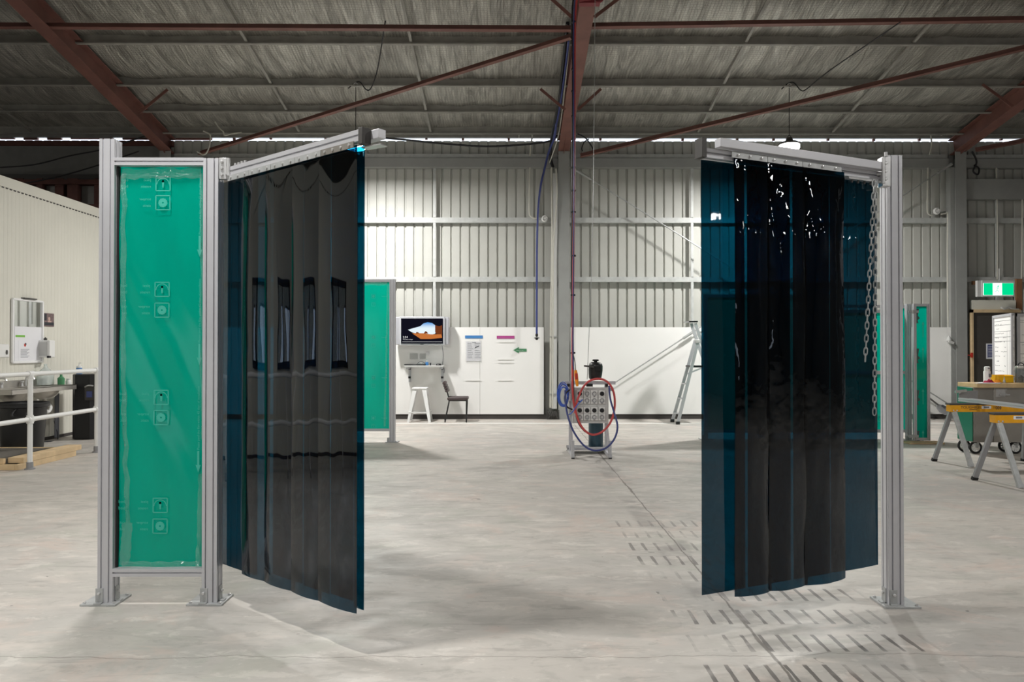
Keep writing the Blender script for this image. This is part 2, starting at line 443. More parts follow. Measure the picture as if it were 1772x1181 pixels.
def foil():
    m, nt = new_mat('silver roof foil with wire netting'); g = NT(nt); p = g.pos()
    b = g.n('ShaderNodeBsdfPrincipled')
    st = g.noise(g.mapping(p, (4.2, .6, 1)), 1.7, 7, .68, 1.2)
    bl = g.noise(p, .5, 4, .6)
    c = g.mix(g.smooth(st, .32, .68), lin(150, 148, 142), lin(206, 204, 196))
    c = g.mix(g.math('MULTIPLY', g.smooth(bl, .45, .7), .35), c, lin(140, 134, 124))
    vo = g.n('ShaderNodeTexVoronoi'); vo.feature = 'DISTANCE_TO_EDGE'; vo.inputs['Scale'].default_value = 19; vo.inputs['Randomness'].default_value = .25
    fl = g.mapping(p, (1, 1, 0)); g.l(fl, vo.inputs['Vector'])
    wire = g.smooth(vo.outputs['Distance'], .10, .05)
    c = g.mix(g.math('MULTIPLY', wire, .5), c, lin(104, 100, 92))
    g.l(c, b.inputs['Base Color']); b.inputs['Metallic'].default_value = .55
    g.l(g.smooth(st, .3, .7, .30, .5), b.inputs['Roughness'])
    g.l(g.bump(st, .8, .04), b.inputs['Normal'])
    g.out(b.outputs[0]); return m
FOIL = foil()
# purlin places, measured from the back wall
PS = [.40, 1.288, 2.246, 3.54, 4.80, 6.05, 7.3, 8.6, 9.9, 11.2, 12.5, 13.8]
mb = MB(); nx = 330; ys = []
y = YB + .06
while y > 7.4: ys.append(y); y -= .085
ys += [6.5, 5, 3, 1.5, -1, -6, YF - .3]
xs = [XL - .3 + (XR - XL + .6) * i / nx for i in range(nx + 1)]
vs = []
for yy in ys:
    s = YB - yy
    k = 0.0
    for a, b2 in zip([-.4] + PS, PS + [99]):
        if a <= s < b2: k = (s - a) / (b2 - a) if b2 < 90 else 0
    for xx in xs:
        sag = -.055 * math.sin(PI * k) if 0 <= k <= 1 else 0
        w = mnoise.noise(Vector((xx * 3.6, yy * .8, 0))) * .028 + mnoise.noise(Vector((xx * 1.3, yy * 1.3, 5))) * .03
        fall = min(1, max(0, (s - .2) / .4))
        vs.append((xx, yy, zroof(yy) + (sag + w) * fall))
n = nx + 1
mb.add(vs, [(j * n + i, j * n + i + 1, (j + 1) * n + i + 1, (j + 1) * n + i) for j in range(len(ys) - 1) for i in range(nx)])
cl = mb.build('ceiling', FOIL, smooth=80); struct(cl, 'silver foil lining under the pitched roof', 'ceiling')
sol = cl.modifiers.new('thick', 'SOLIDIFY'); sol.thickness = .02; sol.offset = 1

# back wall: ribbed sheeting in three runs (grooves seen from inside)
def ribbed(name, x0, x1, z0, z1, y, pitch, depth, mat, gap=.022):
    mb = MB(); pts = []; x = x0
    while x < x1:
        pts += [(x, 0), (x + pitch - 2 * gap - .008, 0), (x + pitch - gap - .008, depth), (x + pitch - gap, depth), (x + pitch, 0)] if False else [(x, 0), (x + pitch - 2.2 * gap, 0), (x + pitch - 1.7 * gap, depth), (x + pitch - .5 * gap, depth)]
        x += pitch
    pts.append((x1, 0))
    vs = [(a, y + b, z0) for a, b in pts] + [(a, y + b, z1) for a, b in pts]; n = len(pts)
    mb.add(vs, [(i, i + 1, n + i + 1, n + i) for i in range(n - 1)])
    o = mb.build(name, mat, smooth=0)
    sm = o.modifiers.new('thick', 'SOLIDIFY'); sm.thickness = .004; sm.offset = 1
    return o
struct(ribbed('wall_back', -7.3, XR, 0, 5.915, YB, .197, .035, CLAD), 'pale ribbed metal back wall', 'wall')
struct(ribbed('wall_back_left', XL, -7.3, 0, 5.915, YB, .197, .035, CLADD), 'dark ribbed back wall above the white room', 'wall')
def slab(name, a, b, mat, label=None, cat='wall'):
    mb = MB(); mb.span(a, b); return struct(mb.build(name, mat, smooth=0), label, cat)
slab('trim_10', (XL, YB - .02, 5.975), (XR, YB + .05, 6.06), PURL, 'dull eave flashing above the slot of daylight', 'trim')
# closures that break up the slot of daylight under the eave
mb = MB()
x = -15.9
while x < XR - .3:
    w = .05 if x > -7 else random.choice([.9, .55, .3])
    mb.box((x + w / 2, YB + .03, 5.975), (w, .05, random.uniform(.05, .11)))
    x += random.choice([.78, .98, 1.17]) if x > -7 else w + random.choice([.2, .32, .45])
struct(mb.build('trim_1', RED), 'small closure blocks in the eave gap', 'trim')

# side and rear shells
LWIN = [(.3, 1.6, 1.0, 2.5), (2.9, 3.5, 1.0, 2.5)]
def wall_x(name, X, y0, y1, zt, holes, mat, label):
    mb = MB(); t = .12
    def pan(ya, yb, za, zb):
        if yb - ya > .01 and zb - za > .01: mb.span((X - t / 2, ya, za), (X + t / 2, yb, zb))
    cur = y0
    for a, b2, za, zb in sorted(holes):
        pan(cur, a, 0, zt); pan(a, b2, 0, za); pan(a, b2, zb, zt); cur = b2
    pan(cur, y1, 0, zt)
    return struct(mb.build(name, mat, smooth=0), label, 'wall')
wall_x('wall_left', XL - .06, YF - .3, YB + .3, 9.2, LWIN, CREAM, 'outer left wall of the hall')
wall_x('wall_right', XR + .06, YF - .3, YB + .3, 9.2, [], CLADD, 'dark outer right wall of the hall')
RWIN = [(-9.5, -6.5, .0, 3.2), (3.5, 5.0, 1.0, 2.4), (9.0, 10.2, 1.0, 2.4)]
mb = MB()
cur = XL
for a, b2, za, zb in RWIN:
    mb.span((cur, YF - .12, 0), (a, YF, 6.0))
    if za > 0: mb.span((a, YF - .12, 0), (b2, YF, za))
    mb.span((a, YF - .12, zb), (b2, YF, 6.0)); cur = b2
mb.span((cur, YF - .12, 0), (XR, YF, 6.0))
struct(mb.build('wall_rear', CLADD, smooth=0), 'rear wall behind the camera', 'wall')
for i, (a, b2, za, zb) in enumerate(LWIN):
    mb = MB()
    for q in (a, (a + b2) / 2, b2): mb.box((XL + .02, q, (za + zb) / 2), (.1, .07, zb - za))
    for q in (za, zb): mb.box((XL + .02, (a + b2) / 2, q), (.1, b2 - a, .07))
    struct(mb.build('window_1' if i == 0 else 'window_3', DGREY, smooth=0), 'window frame in the left wall', 'window')

# the white clad room along the left side
WX = -7.5
mb = MB()
def clad_run(mb, ya, yb_, za, zb):
    pts = []; yy = ya
    while yy < yb_ - .01: pts += [(yy, 0), (yy + .045, 0), (yy + .06, -.005), (yy + .075, -.005), (yy + .09, 0)]; yy += .09
    n = len(pts)
    mb.add([(WX + b, a, za) for a, b in pts] + [(WX + b, a, zb) for a, b in pts], [(i, i + 1, n + i + 1, n + i) for i in range(n - 1)])
W0, W1, WZ0, WZ1 = 2.45, 4.35, 1.22, 2.42
clad_run(mb, -4.0, W0, 0, 3.98); clad_run(mb, W0, W1, 0, WZ0); clad_run(mb, W0, W1, WZ1, 3.98); clad_run(mb, W1, 16.0, 0, 3.98)
pts = []; yy = 3.0; k = 0
while yy < 0:
    pts += [(yy, 0), (yy + .045, 0), (yy + .06, -.005), (yy + .075, -.005), (yy + .09, 0)]; yy += .09
o = mb.build('wall_inner', CREAM, smooth=0); struct(o, 'off white clad wall of the room on the left', 'wall')
sm = o.modifiers.new('thick', 'SOLIDIFY'); sm.thickness = .05; sm.offset = 1
slab('wall_inner_front', (-15.9, -4.05, 0), (WX, -4.0, 4.0), CREAM, 'front end of the white room')
mb = MB(); mb.span((WX - .06, -4.05, 3.89), (WX + .012, 16, 4.05)); struct(mb.build('trim_2', CREAM, bevel=.006), 'folded capping along the white wall', 'trim')
mb = MB()
yy = 1.0
while yy < 15.9: mb.box((WX + .004, yy + .07, 3.882), (.012, .045, .018)); yy += .09
struct(mb.build('trim_3', DGREY, smooth=0), 'row of dark slots under the capping', 'trim')
slab('roof_inner', (-15.9, -4.05, 3.9), (WX - .06, 15.9, 3.95), PLY, 'flat top of the white room', 'roof')
slab('baseboard_left', (WX, -4.0, 0), (WX + .012, 16, .05), KERB, 'dark bottom edge of the white wall', 'baseboard')

mb = MB()
for yy in (W0 + .05, (W0 + W1) / 2 + .1, W1 - .05): mb.span((WX - .06, yy - .06, WZ0), (WX + .03, yy + .06, WZ1))
for z in (WZ0 + .03, WZ1 - .04): mb.span((WX - .06, W0, z - .05), (WX + .03, W1, z + .05))
struct(mb.build('window_2', BLACK, smooth=0), 'dark framed window in the white room wall', 'window')
mb = MB(); mb.span((WX - .03, W0 + .05, WZ0 + .05), (WX - .022, W1 - .05, WZ1 - .05)); struct(mb.build('window_2_glass', GLASSW, smooth=0), 'glass of the white room window', 'window')
# dark framing seen over the white room
mb = MB()
for px, w in ((-14, .3), (22, .26), (40, .12), (73, .12), (107, .17), (130, .22), (171, .09)):
    q = P(px, 320, 15.85); mb.span((q.x - w / 2, 15.75, 3.9), (q.x + w / 2, 15.9, 5.05))
mb.span((-15.9, 15.72, 4.36), (-7.4, 15.88, 4.5)); mb.span((-15.9, 15.72, 4.92), (-7.4, 15.88, 5.02))
struct(mb.build('wall_framing', REDD, smooth=0), 'dark red stud framing above the white room', 'framing')
slab('wall_lining_upper', (-15.9, 15.86, 5.16), (-7.35, 15.9, 5.755), M('dull grey sheet', lin(120, 120, 118), .7), 'dull grey sheet high on the left end wall')
slab('trim_4', (-15.9, 15.78, 5.0), (-7.35, 15.9, 5.14), DGREY, 'dark rail over the stud framing', 'trim')
slab('trim_5', (-15.9, 15.84, 5.76), (-7.1, 15.95, 5.865), REDD, 'dark red rail under the eave', 'trim')

# white wall sheets between the columns, dark strip below
CX = (-7.18, 1.16, 9.50)
PAN = [(-7.06, -.6), (-.6, .74), (1.30, 4.10), (4.10, 6.9), (6.9, 9.35)]
for i, (a, b2) in enumerate(PAN):
    slab('wall_lining', (a + .002, 15.76, .105), (b2 - .002, 15.80, 1.93), WHITEP, 'white sheet lining the lower back wall', 'wall lining')
slab('baseboard_back', (-7.06, 15.775, 0), (.86, 15.82, .105), KERB, 'dark strip under the left wall sheets', 'baseboard')
slab('baseboard_back_right', (1.30, 15.775, 0), (9.35, 15.82, .105), KERB, 'dark strip under the right wall sheets', 'baseboard')
slab('trim_6', (-7.4, 14.83, .0), (9.3, 14.91, .003), M('worn white line paint', lin(250, 250, 248), .6, 0, .02, 9), 'white line painted on the floor', 'floor line')

# columns and rafters (I sections), lapped by their rails
def isec(w, h, tf=.016, tw=.012):
    a, b2, c = w / 2, h / 2, tw / 2
    return [(-a, -b2), (a, -b2), (a, -b2 + tf), (c, -b2 + tf), (c, b2 - tf), (a, b2 - tf), (a, b2), (-a, b2), (-a, b2 - tf), (-c, b2 - tf), (-c, -b2 + tf), (-a, -b2 + tf)]
for i, cx in enumerate(CX + (17.8,)):
    mb = MB(); w = .235 if i != 2 else .40
    w = .235
    mb.prism(isec(w, .26), (cx, 15.83, 0), (cx, 15.83, 5.62), (0, 1, 0))
    if i == 2: mb.span((cx - .2, 15.74, 0), (cx - .1, 15.9, 5.3))
    struct(mb.build('wall_column', COLGREY, smooth=0), 'grey steel column against the back wall', 'column')
    mb = MB(); z0 = 5.57 + .165
    y0, y1 = 15.93, 1.5
    mb.prism(isec(.24, .34), (cx, y0, z0 + SL * (YB - y0) + .01), (cx, y1, z0 + SL * (YB - y1) + .01), (0, 0, 1))
    mb.prism(isec(.24, .34), (cx, y1, z0 + SL * (YB - y1) + .01), (cx, YF + .1, z0 + SL * (YB - y1) - SL * (y1 - YF)), (0, 0, 1))
    # haunch
    mb.poly([(cx - .006, 15.95, 5.60), (cx - .006, 14.9, 5.79), (cx - .006, 15.95, 5.5)], .012, (1, 0, 0))
    struct(mb.build('roof_rafter', RED, smooth=0), 'red oxide steel rafter rising towards the ridge', 'rafter')
def zb_purlin(s): return 5.87 + SL * s
for s in PS:
    y = YB - s; zb = zb_purlin(s); mb = MB()
    mb.box(((XL + XR) / 2, y + .03, zb + .1), (XR - XL - .1, .004, .2))
    mb.box(((XL + XR) / 2, y - .002, zb + .003), (XR - XL - .1, .066, .005))
    mb.box(((XL + XR) / 2, y - .035, zb + .012), (XR - XL - .1, .004, .02))
    mb.box(((XL + XR) / 2, y + .06, zb + .198), (XR - XL - .1, .066, .005))
    struct(mb.build('roof_purlin', PURL, smooth=0), 'long galvanised purlin under the roof foil', 'purlin')
# thin bridging channels between the purlins
for bx in (-12.5, -9.9, -4.35, -1.62, 3.95, 6.75, 12.2, 15):
    for a, b2 in zip(PS[:6], PS[1:7]):
        mb = MB(); mb.bar((bx, YB - a - .02, zb_purlin(a) + .05), (bx, YB - b2 + .02, zb_purlin(b2) + .05), .045, .03)
        struct(mb.build('roof_bridging', PURL, smooth=0), 'thin steel bridging piece between two purlins', 'bridging')
# red struts and diagonals in the roof plane
def beamL(name, a, b2, w, h, mat, label, cat):
    mb = MB(); a = Vector(a); b2 = Vector(b2)
    mb.bar(a, b2, w, .012); mb.bar(a + Vector((0, w / 2, h / 2)), b2 + Vector((0, w / 2, h / 2)), .012, h)
    return struct(mb.build(name, mat, smooth=0), label, cat)
mb = MB(); mb.span((-15.9, 15.90, 3.95), (-7.35, 15.92, 5.0)); struct(mb.build('wall_lining_left', M('grey backing sheet', lin(140, 138, 134), .7), smooth=0), 'grey sheet seen between the red studs', 'wall')
beamL('roof_strut', P(-120, 47, 11.6), P(988, 53, 11.6), .10, .10, RED, 'red steel strut between rafters on the left', 'strut')
beamL('roof_strut', P(1022, 48, 11.6), P(1800, 36, 11.6), .10, .10, RED, 'red steel strut between rafters on the right', 'strut')
beamL('roof_brace', P(345, 268, 15.6), P(988, 66, 11.7), .09, .09, RED, 'red diagonal brace in the left roof bay', 'brace')
beamL('roof_brace', P(1005, 272, 15.6), P(1790, 82, 11.9), .09, .09, RED, 'red diagonal brace in the right roof bay', 'brace')
beamL('roof_brace', P(1690, 262, 15.6), P(1990, 205, 14.0), .09, .09, RED, 'red diagonal brace right of the right column', 'brace')
# short fly braces beside the rafters
for (a, b2) in (((240, 196), (290, 155)), ((935, 154), (978, 190)), ((1040, 154), (1000, 190)), ((1700, 146), (1752, 184)), ((950, -6), (990, 30)), ((1075, -6), (1028, 30))):
    mb = MB(); dd = 13.7 if a[1] > 100 else 11.1
    mb.bar(P(a[0], a[1], dd), P(b2[0], b2[1], dd - .05), .05, .012, (0, 1, 0)); struct(mb.build('roof_stay', RED, smooth=0), 'short angled stay beside a rafter', 'stay')
# girts and eave beam on the back wall
BAYS = [(-7.06, 1.04), (1.28, 9.30), (9.62, XR)]
for z, h in ((4.20, .11), (2.945, .105)):
    for a, b2 in BAYS:
        mb = MB(); mb.prism([(-.06, -h / 2), (.06, -h / 2), (.06, -h / 2 + .004), (-.056, -h / 2 + .004), (-.056, h / 2 - .004), (.06, h / 2 - .004), (.06, h / 2), (-.06, h / 2)][::-1], (b2, 15.93, z), (a, 15.93, z))
        struct(mb.build('wall_girt', GALV_GIRT, smooth=0), 'galvanised girt across the back wall', 'girt')
for a, b2 in BAYS:
    slab('wall_eave_girt', (a, 15.86, 5.52), (b2, 15.98, 5.60), GALV_GIRT, 'galvanised girt high under the eave', 'girt')
    slab('wall_eave_beam', (a, 15.80, 5.31), (b2, 15.96, 5.50), COLGREY, 'grey channel beam below the eave', 'beam')
slab('wall_door_beam', (9.62, 15.80, 4.64), (XR, 15.95, 5.07), COLGREY, 'wide grey beam high over the exit door', 'beam')
mb = MB()
# vertical bridging rods between girts
for bx, zz in ((P(752, 400, 15.9).x, (2.0, 5.3)), (P(1197, 400, 15.9).x, (2.0, 5.3)), (-4.9, (2, 5.3)), (6.9, (2, 5.3)), (P(1724, 400, 15.9).x, (2.5, 5.3))):
    for za, zb in ((zz[0], 2.89), (3.0, 4.14), (4.26, zz[1])):
        mb = MB(); mb.span((bx - .028, 15.86, za), (bx + .028, 15.9, zb)); struct(mb.build('wall_bridging', GALV_GIRT, smooth=0), 'upright bridging piece between two girts', 'bridging')
# diagonal tension rods
def brace_rod(a, b2, tb, label):
    mb = MB(); mb.rod(a, b2, .013, 8)
    a = Vector(a); b2 = Vector(b2); t = (b2 - a).normalized()
    mb.rod(a, a + t * .35, .028, 8)
    if tb is not None: mb.rod(a + (b2 - a) * tb, a + (b2 - a) * tb + t * .3, .028, 8)
    struct(mb.build('wall_brace_rod', STEEL), label, 'brace rod')
brace_rod(P(998, 295, 15.62), P(1650, 705, 15.62), None, 'steel tension rod falling right from the middle column')
brace_rod(P(1647, 284, 15.66), P(1062, 664, 15.66), .76, 'steel tension rod rising right behind the ladder')

# door at the right
slab('door_1', (P(1684, 600, 15.7).x, 15.72, .02), (11.0, 15.76, P(0, 541, 15.7).z), M('charcoal door leaf', lin(72, 68, 64), .6, 0, .04, 3), 'charcoal exit door behind the whiteboards', 'door')
mb = MB(); q0 = P(1680, 536, 15.7); zt = q0.z
mb.span((P(1680.5, 600, 15.7).x, 15.68, 0), (P(1684, 600, 15.7).x, 15.76, zt)); mb.span((P(1680.5, 600, 15.7).x, 15.68, P(0, 541, 15.7).z), (P(1766, 600, 15.7).x, 15.76, zt))
struct(mb.build('trim_7', WOOD, smooth=0), 'pale timber frame round the exit door', 'door frame')
slab('trim_8', (P(1681, 0, 15.7).x, 15.74, P(0, 536, 15.7).z), (P(1757, 0, 15.7).x, 15.79, P(0, 519, 15.7).z), CREAM, 'cream board above the exit door', 'board')
mb = MB(); mb.span((P(1681, 0, 15.8).x, 15.80, P(0, 492, 15.8).z), (P(1695, 0, 15.8).x, 15.85, P(0, 486, 15.8).z)); mb.span((P(1756, 0, 15.8).x, 15.80, P(0, 537, 15.8).z), (P(1766, 0, 15.8).x, 15.85, P(0, 482, 15.8).z))
struct(mb.build('trim_9', M('brown timber block', lin(150, 108, 76), .8), smooth=0), 'brown timber packers beside the exit sign', 'timber')
# ------------------------------------------------------------------ front screen on the left
POST = slot_profile(.088, .088, 2, 2)
RAIL = slot_profile(.045, .045, 1, 1, .008, .010)
def base_plate(root, c, post, bx, sd, front_y):
    "plate, two angle brackets and bolts at the foot of a post"
    px, py = post
    mb = MB(); mb.box((c[0], c[1], .006), (.207, .19, .012))
    pl = mb.build('base_plate', STEEL, root, bevel=.001)
    for dx in (-.085, .085):
        for dy in (-.075, .075):
            mb = MB(); mb.lathe([(.009, 0), (.009, .008), (.004, .010)], (c[0] + dx, c[1] + dy, .012), (0, 0, 1), 8); mb.build('anchor_bolt', ZINC, pl)
    for (bcx, bcy, ax) in ((bx, front_y - .003, (0, -1, 0)), (px + sd * .047, py + .006, (sd, 0, 0))):
        mb = MB(); t = .006
        if ax[1]: mb.box((bcx, bcy, .055), (.042, t, .086)); mb.box((bcx, bcy - .012, .015), (.042, .03, t))
        else: mb.box((bcx, bcy, .055), (t, .042, .086)); mb.box((bcx + sd * .012, bcy, .015), (.03, .042, t))
        br = mb.build('bracket', STEEL, root)
        mb = MB(); bolt(mb, Vector((bcx, bcy, .07)) + Vector(ax) * .003, ax, .009, .012); mb.build('bolt', ZINC, br)

scr = thing('welding_screen', 'green see-through welding screen between two aluminium posts left of the doorway', 'screen', (-2.05, 4.45, 0), None)
PA, PB = (-2.352, 4.444), (-1.745, 4.444)
for (px, py), zt in ((PA, 2.725), (PB, 2.612)):
    mb = MB(); mb.prism(POST, (px, py, .012), (px, py, zt), (0, 1, 0)); mb.build('post', ALU, scr, smooth=0)
base_plate(scr, (-2.380, 4.467), PA, PA[0] - .030, 1, 4.40)
base_plate(scr, (-1.765, 4.467), PB, PB[0] - .030, 1, 4.40)
for z in (2.592, .186):
    mb = MB(); mb.prism(RAIL, (PA[0] + .044, 4.423, z), (PB[0] - .044, 4.423, z)); mb.build('rail', ALU, scr, smooth=0)
mb = MB()
for x in (PA[0] + .05, PB[0] - .05): mb.span((x - .006, 4.43, .209), (x + .006, 4.46, 2.57))
mb.build('edge_bead', BLACKM, scr, smooth=0)
gx0, gx1, gy = PA[0] + .054, PB[0] - .054, 4.445
mb = MB(); NXP, NZP = 24, 60
def panel_y(u, v): return gy + .006 * math.sin(u * 5 + v * 2) * math.sin(v * 3.1) + .004 * math.sin(u * 9 + v * 7)
vs = [(gx0 + (gx1 - gx0) * i / NXP, panel_y(i / NXP, j / NZP * 3), .209 + (2.57 - .209) * j / NZP) for j in range(NZP + 1) for i in range(NXP + 1)]
mb.add(vs, [(j * (NXP + 1) + i, j * (NXP + 1) + i + 1, (j + 1) * (NXP + 1) + i + 1, (j + 1) * (NXP + 1) + i) for j in range(NZP) for i in range(NXP)])
gp = mb.build('green_panel', GREEN, scr)
# printed film: pictograms, small mirrored words, peel-off notice and arrows
def icon(mb, c, s, kind, mir=1):
    "square pictogram round c: a toothed disc or a gauge"
    x, y, z = c; t = s * .035
    for dx in (-s / 2, s / 2): mb.span((x + dx - t, y, z - s / 2), (x + dx + t, y + .0004, z + s / 2))
    for dz in (-s / 2, s / 2): mb.span((x - s / 2, y, z + dz - t), (x + s / 2, y + .0004, z + dz + t))
    if kind == 'disc':
        n = 32; out = []
        for k in range(n):
            r = s * (.34 if k % 2 else .29); a = 2 * PI * k / n; out.append((x + r * math.cos(a), y, z + r * math.sin(a)))
        inn = [(x + s * .06 * math.cos(2 * PI * k / n), y, z + s * .06 * math.sin(2 * PI * k / n)) for k in range(n)]
        mb.add(out + inn, [(k, (k + 1) % n, n + (k + 1) % n, n + k) for k in range(n)])
    else:
        n = 14
        for r0, r1 in ((.46, .41),):
            o1 = [(x + s * r0 * math.cos(PI * k / n), y, z - s * .05 + s * r0 * math.sin(PI * k / n)) for k in range(n + 1)]
            o2 = [(x + s * r1 * math.cos(PI * k / n), y, z - s * .05 + s * r1 * math.sin(PI * k / n)) for k in range(n + 1)]
            mb.add(o1 + o2, [(k, k + 1, n + 2 + k, n + 1 + k) for k in range(n)])
        mb.add([(x - s * .07, y, z + s * .16), (x + s * .07, y, z + s * .16), (x + s * .04, y, z - s * .28), (x - s * .04, y, z - s * .28)], [(0, 1, 2, 3)])
        mb.lathe([(0, 0), (s * .085, 0)], (x, y, z + s * .17), (0, -1, 0), 12)
mb = MB(); PY = gy - .013
for yy, k in ((318, 'g'), (351, 'disc'), (501, 'g'), (537, 'disc'), (688, 'g'), (723, 'disc'), (875, 'g'), (911, 'disc')):
    mb = MB(); q = P(280.5 - (yy - 500) * .009, yy, PY); icon(mb, (q.x, PY, q.z), .083, k); mb.build('pictogram', LGREEN, gp, smooth=0); mb = MB()
    for dz, w in ((.022, ('plexi', 'scraper')), (-.016, ('rotatic', 'static'))):
        mb = MB()
        text_mesh(mb, w[0] if k == 'g' else w[1], (q.x - .070, PY, q.z + dz - .008), (1, 0, 0), (0, 0, 1), .016, mirror=True)
        mb.build('printed_word', LGREEN, gp, smooth=0); mb = MB(); text_mesh(mb, 'bod' if k == 'g' else 'cut', (q.x - .205, PY, q.z + dz - .008), (1, 0, 0), (0, 0, 1), .018, mirror=True); mb.build('printed_word', LGREEN, gp, smooth=0)
for ya, tx in ((445, 345.5), (632, 345), (818, 343)):
    a = P(tx, ya, PY); mb = MB()
    mb.poly([(a.x, PY, a.z), (a.x + .016, PY, a.z + .045), (a.x + .006, PY, a.z + .042), (a.x + .006, PY, a.z + .125), (a.x - .006, PY, a.z + .125), (a.x - .006, PY, a.z + .042), (a.x - .016, PY, a.z + .045)]); mb.build('peel_arrow', LGREEN, gp, smooth=0); mb = MB()
    text_mesh(mb, 'Please peel the film within 42 days of installation', (a.x + .007, PY, a.z + .132), (0, 0, 1), (-1, 0, 0), .0135); mb.build('peel_notice', LGREEN, gp, smooth=0)
# loose wrinkled film along the edges
def crumple(mb, p0, p1, w, wd, n=60, m=5, amp=.012, seed=0):
    p0 = Vector(p0); p1 = Vector(p1); wd = Vector(wd); vs = []
    for i in range(n + 1):
        t = i / n; c = p0.lerp(p1, t)
        for j in range(m + 1):
            f = j / m; q = c + wd * (w * (f - .5) * (1 + .35 * mnoise.noise(Vector((t * 6, seed, 0)))))
            q = q + wd * .01 * mnoise.noise(Vector((t * 9, seed + 3, 1)))
            q.y -= .006 + abs(mnoise.noise(Vector((t * 14, f * 3, seed)))) * amp * (1 if 0 < j < m else .3)
            vs.append(q)
    mb.add(vs, [(i * (m + 1) + j, i * (m + 1) + j + 1, (i + 1) * (m + 1) + j + 1, (i + 1) * (m + 1) + j) for i in range(n) for j in range(m)])
mb = MB()
fy = gy - .012
crumple(mb, P(215, 300, fy), P(214, 640, fy), .03, (1, 0, 0), 70, 5, .022, 1)
crumple(mb, P(214, 640, fy), P(222, 905, fy), .028, (1, 0, 0), 50, 5, .022, 2)
crumple(mb, P(222, 905, fy), P(216, 978, fy), .06, (1, 0, 0), 16, 6, .02, 3)
crumple(mb, P(212, 302, fy), P(350, 300, fy), .06, (0, 0, 1), 40, 6, .024, 4)
crumple(mb, P(349, 300, fy), P(350, 760, fy), .012, (1, 0, 0), 70, 4, .014, 5)
crumple(mb, P(349, 820, fy), P(344, 980, fy), .03, (1, 0, 0), 30, 5, .024, 6)
crumple(mb, P(212, 976, fy), P(345, 976, fy), .03, (0, 0, 1), 40, 5, .022, 7)
mb.build('loose_film', PEEL, gp)

# right hand post
rp = thing('support_post', 'tall aluminium post on a floor plate carrying the right curtain arm', 'post', (2.244, 4.39, 0))
PR = (2.244, 4.391)
mb = MB(); mb.prism(POST, (PR[0], PR[1], .012), (PR[0], PR[1], 2.62), (0, 1, 0)); mb.build('post', ALU, rp, smooth=0)
base_plate(rp, (2.265, 4.405), PR, PR[0] - .018, -1, 4.347)

# ------------------------------------------------------------------ swinging strip curtains
class Arm:
    def __init__(s, H, T):
        s.H = Vector((H[0], H[1], 0)); s.T = Vector((T[0], T[1], 0)); s.e = (s.T - s.H).normalized(); s.L = (s.T - s.H).length
        n = Vector((s.e.y, -s.e.x, 0)); s.n = n if n.dot(-s.H - s.e * .5) > 0 else -n
    def at(s, u, v, z): return s.H + s.e * u + s.n * v + Vector((0, 0, z))
    def u(s, x):
        r = ray(x, 600); r = Vector((r.x, r.y)); h = Vector((s.H.x, s.H.y)); e = Vector((s.e.x, s.e.y))
        # h + e u = r k
        det = e.x * -r.y + e.y * r.x
        return (-h.x * -r.y - h.y * r.x) / det if False else ((-h.x) * (-r.y) - (-r.x) * (-h.y)) / (e.x * (-r.y) - (-r.x) * e.y)
def strip(arm, u0, u1, v, zt, zb, mat, root, seed, bulge=.022, tilt=0.0, amp=.008, fl=0.0, zb1=None):
    "one hanging sheet of film, 2 mm thick, bowed across its width and slightly wrinkled"
    mb = MB(); ns, nz = 18, 70; vs = []; zb1 = zb if zb1 is None else zb1
    for side in (1, -1):
        for j in range(nz + 1):
            h = j / nz
            for i in range(ns + 1):
                f = i / ns; z = zt + ((zb + (zb1 - zb) * f) - zt) * h
                g = min(1, h / .18) ; g = g * g * (3 - 2 * g)
                u = u0 + (u1 - u0) * f + g * amp * .9 * mnoise.noise(Vector((h * 2.2, seed * 3.1, 0)))
                b = (bulge * (1 - (2 * f - 1) ** 2) + tilt * (f - .5)) * (g * .85 + .15) * (1 - .45 * h * h)
                w = amp * g * mnoise.noise(Vector((f * 2.5, h * 3.0, seed * 1.7))) + amp * .45 * g * mnoise.noise(Vector((f * 5, h * 8.0, seed * 2.9)))
                flare = fl * max(0, (h - .9) / .1) ** 2 * (1 - (2 * f - 1) ** 2)
                vs.append(arm.at(u, v + b + w + flare + side * .001, z))
    K = (ns + 1) * (nz + 1); fs = []
    for j in range(nz):
        for i in range(ns):
            a = j * (ns + 1) + i; b = a + 1; c = b + ns + 1; d = a + ns + 1
            fs.append((a, b, c, d)); fs.append((K + a, K + d, K + c, K + b))
    for j in range(nz):
        for i in (0, ns):
            a = j * (ns + 1) + i; d = a + ns + 1; fs.append((a, d, K + d, K + a))
    for i in range(ns):
        for j in (0, nz):
            a = j * (ns + 1) + i; fs.append((a, a + 1, K + a + 1, K + a))
    mb.add(vs, fs)
    return mb.build('strip', mat, root, smooth=50)
def clamp(arm, u0, u1, v, z0, z1, root, nb=3, mat=STEEL):
    mb = MB(); a = arm.at(u0, v, (z0 + z1) / 2); b = arm.at(u1, v, (z0 + z1) / 2); mb.bar(a, b, .005, z1 - z0)
    c = mb.build('clamp_plate', mat, root)
    for k in range(nb):
        mb = MB(); q = arm.at(u0 + (u1 - u0) * (k + .5) / nb, v + .0025, (z0 + z1) / 2); bolt(mb, q, arm.n, .007, .006); mb.build('rivet', ZINC, c)
TRACK = slot_profile(.05, .056, 1, 1, .010, .012)
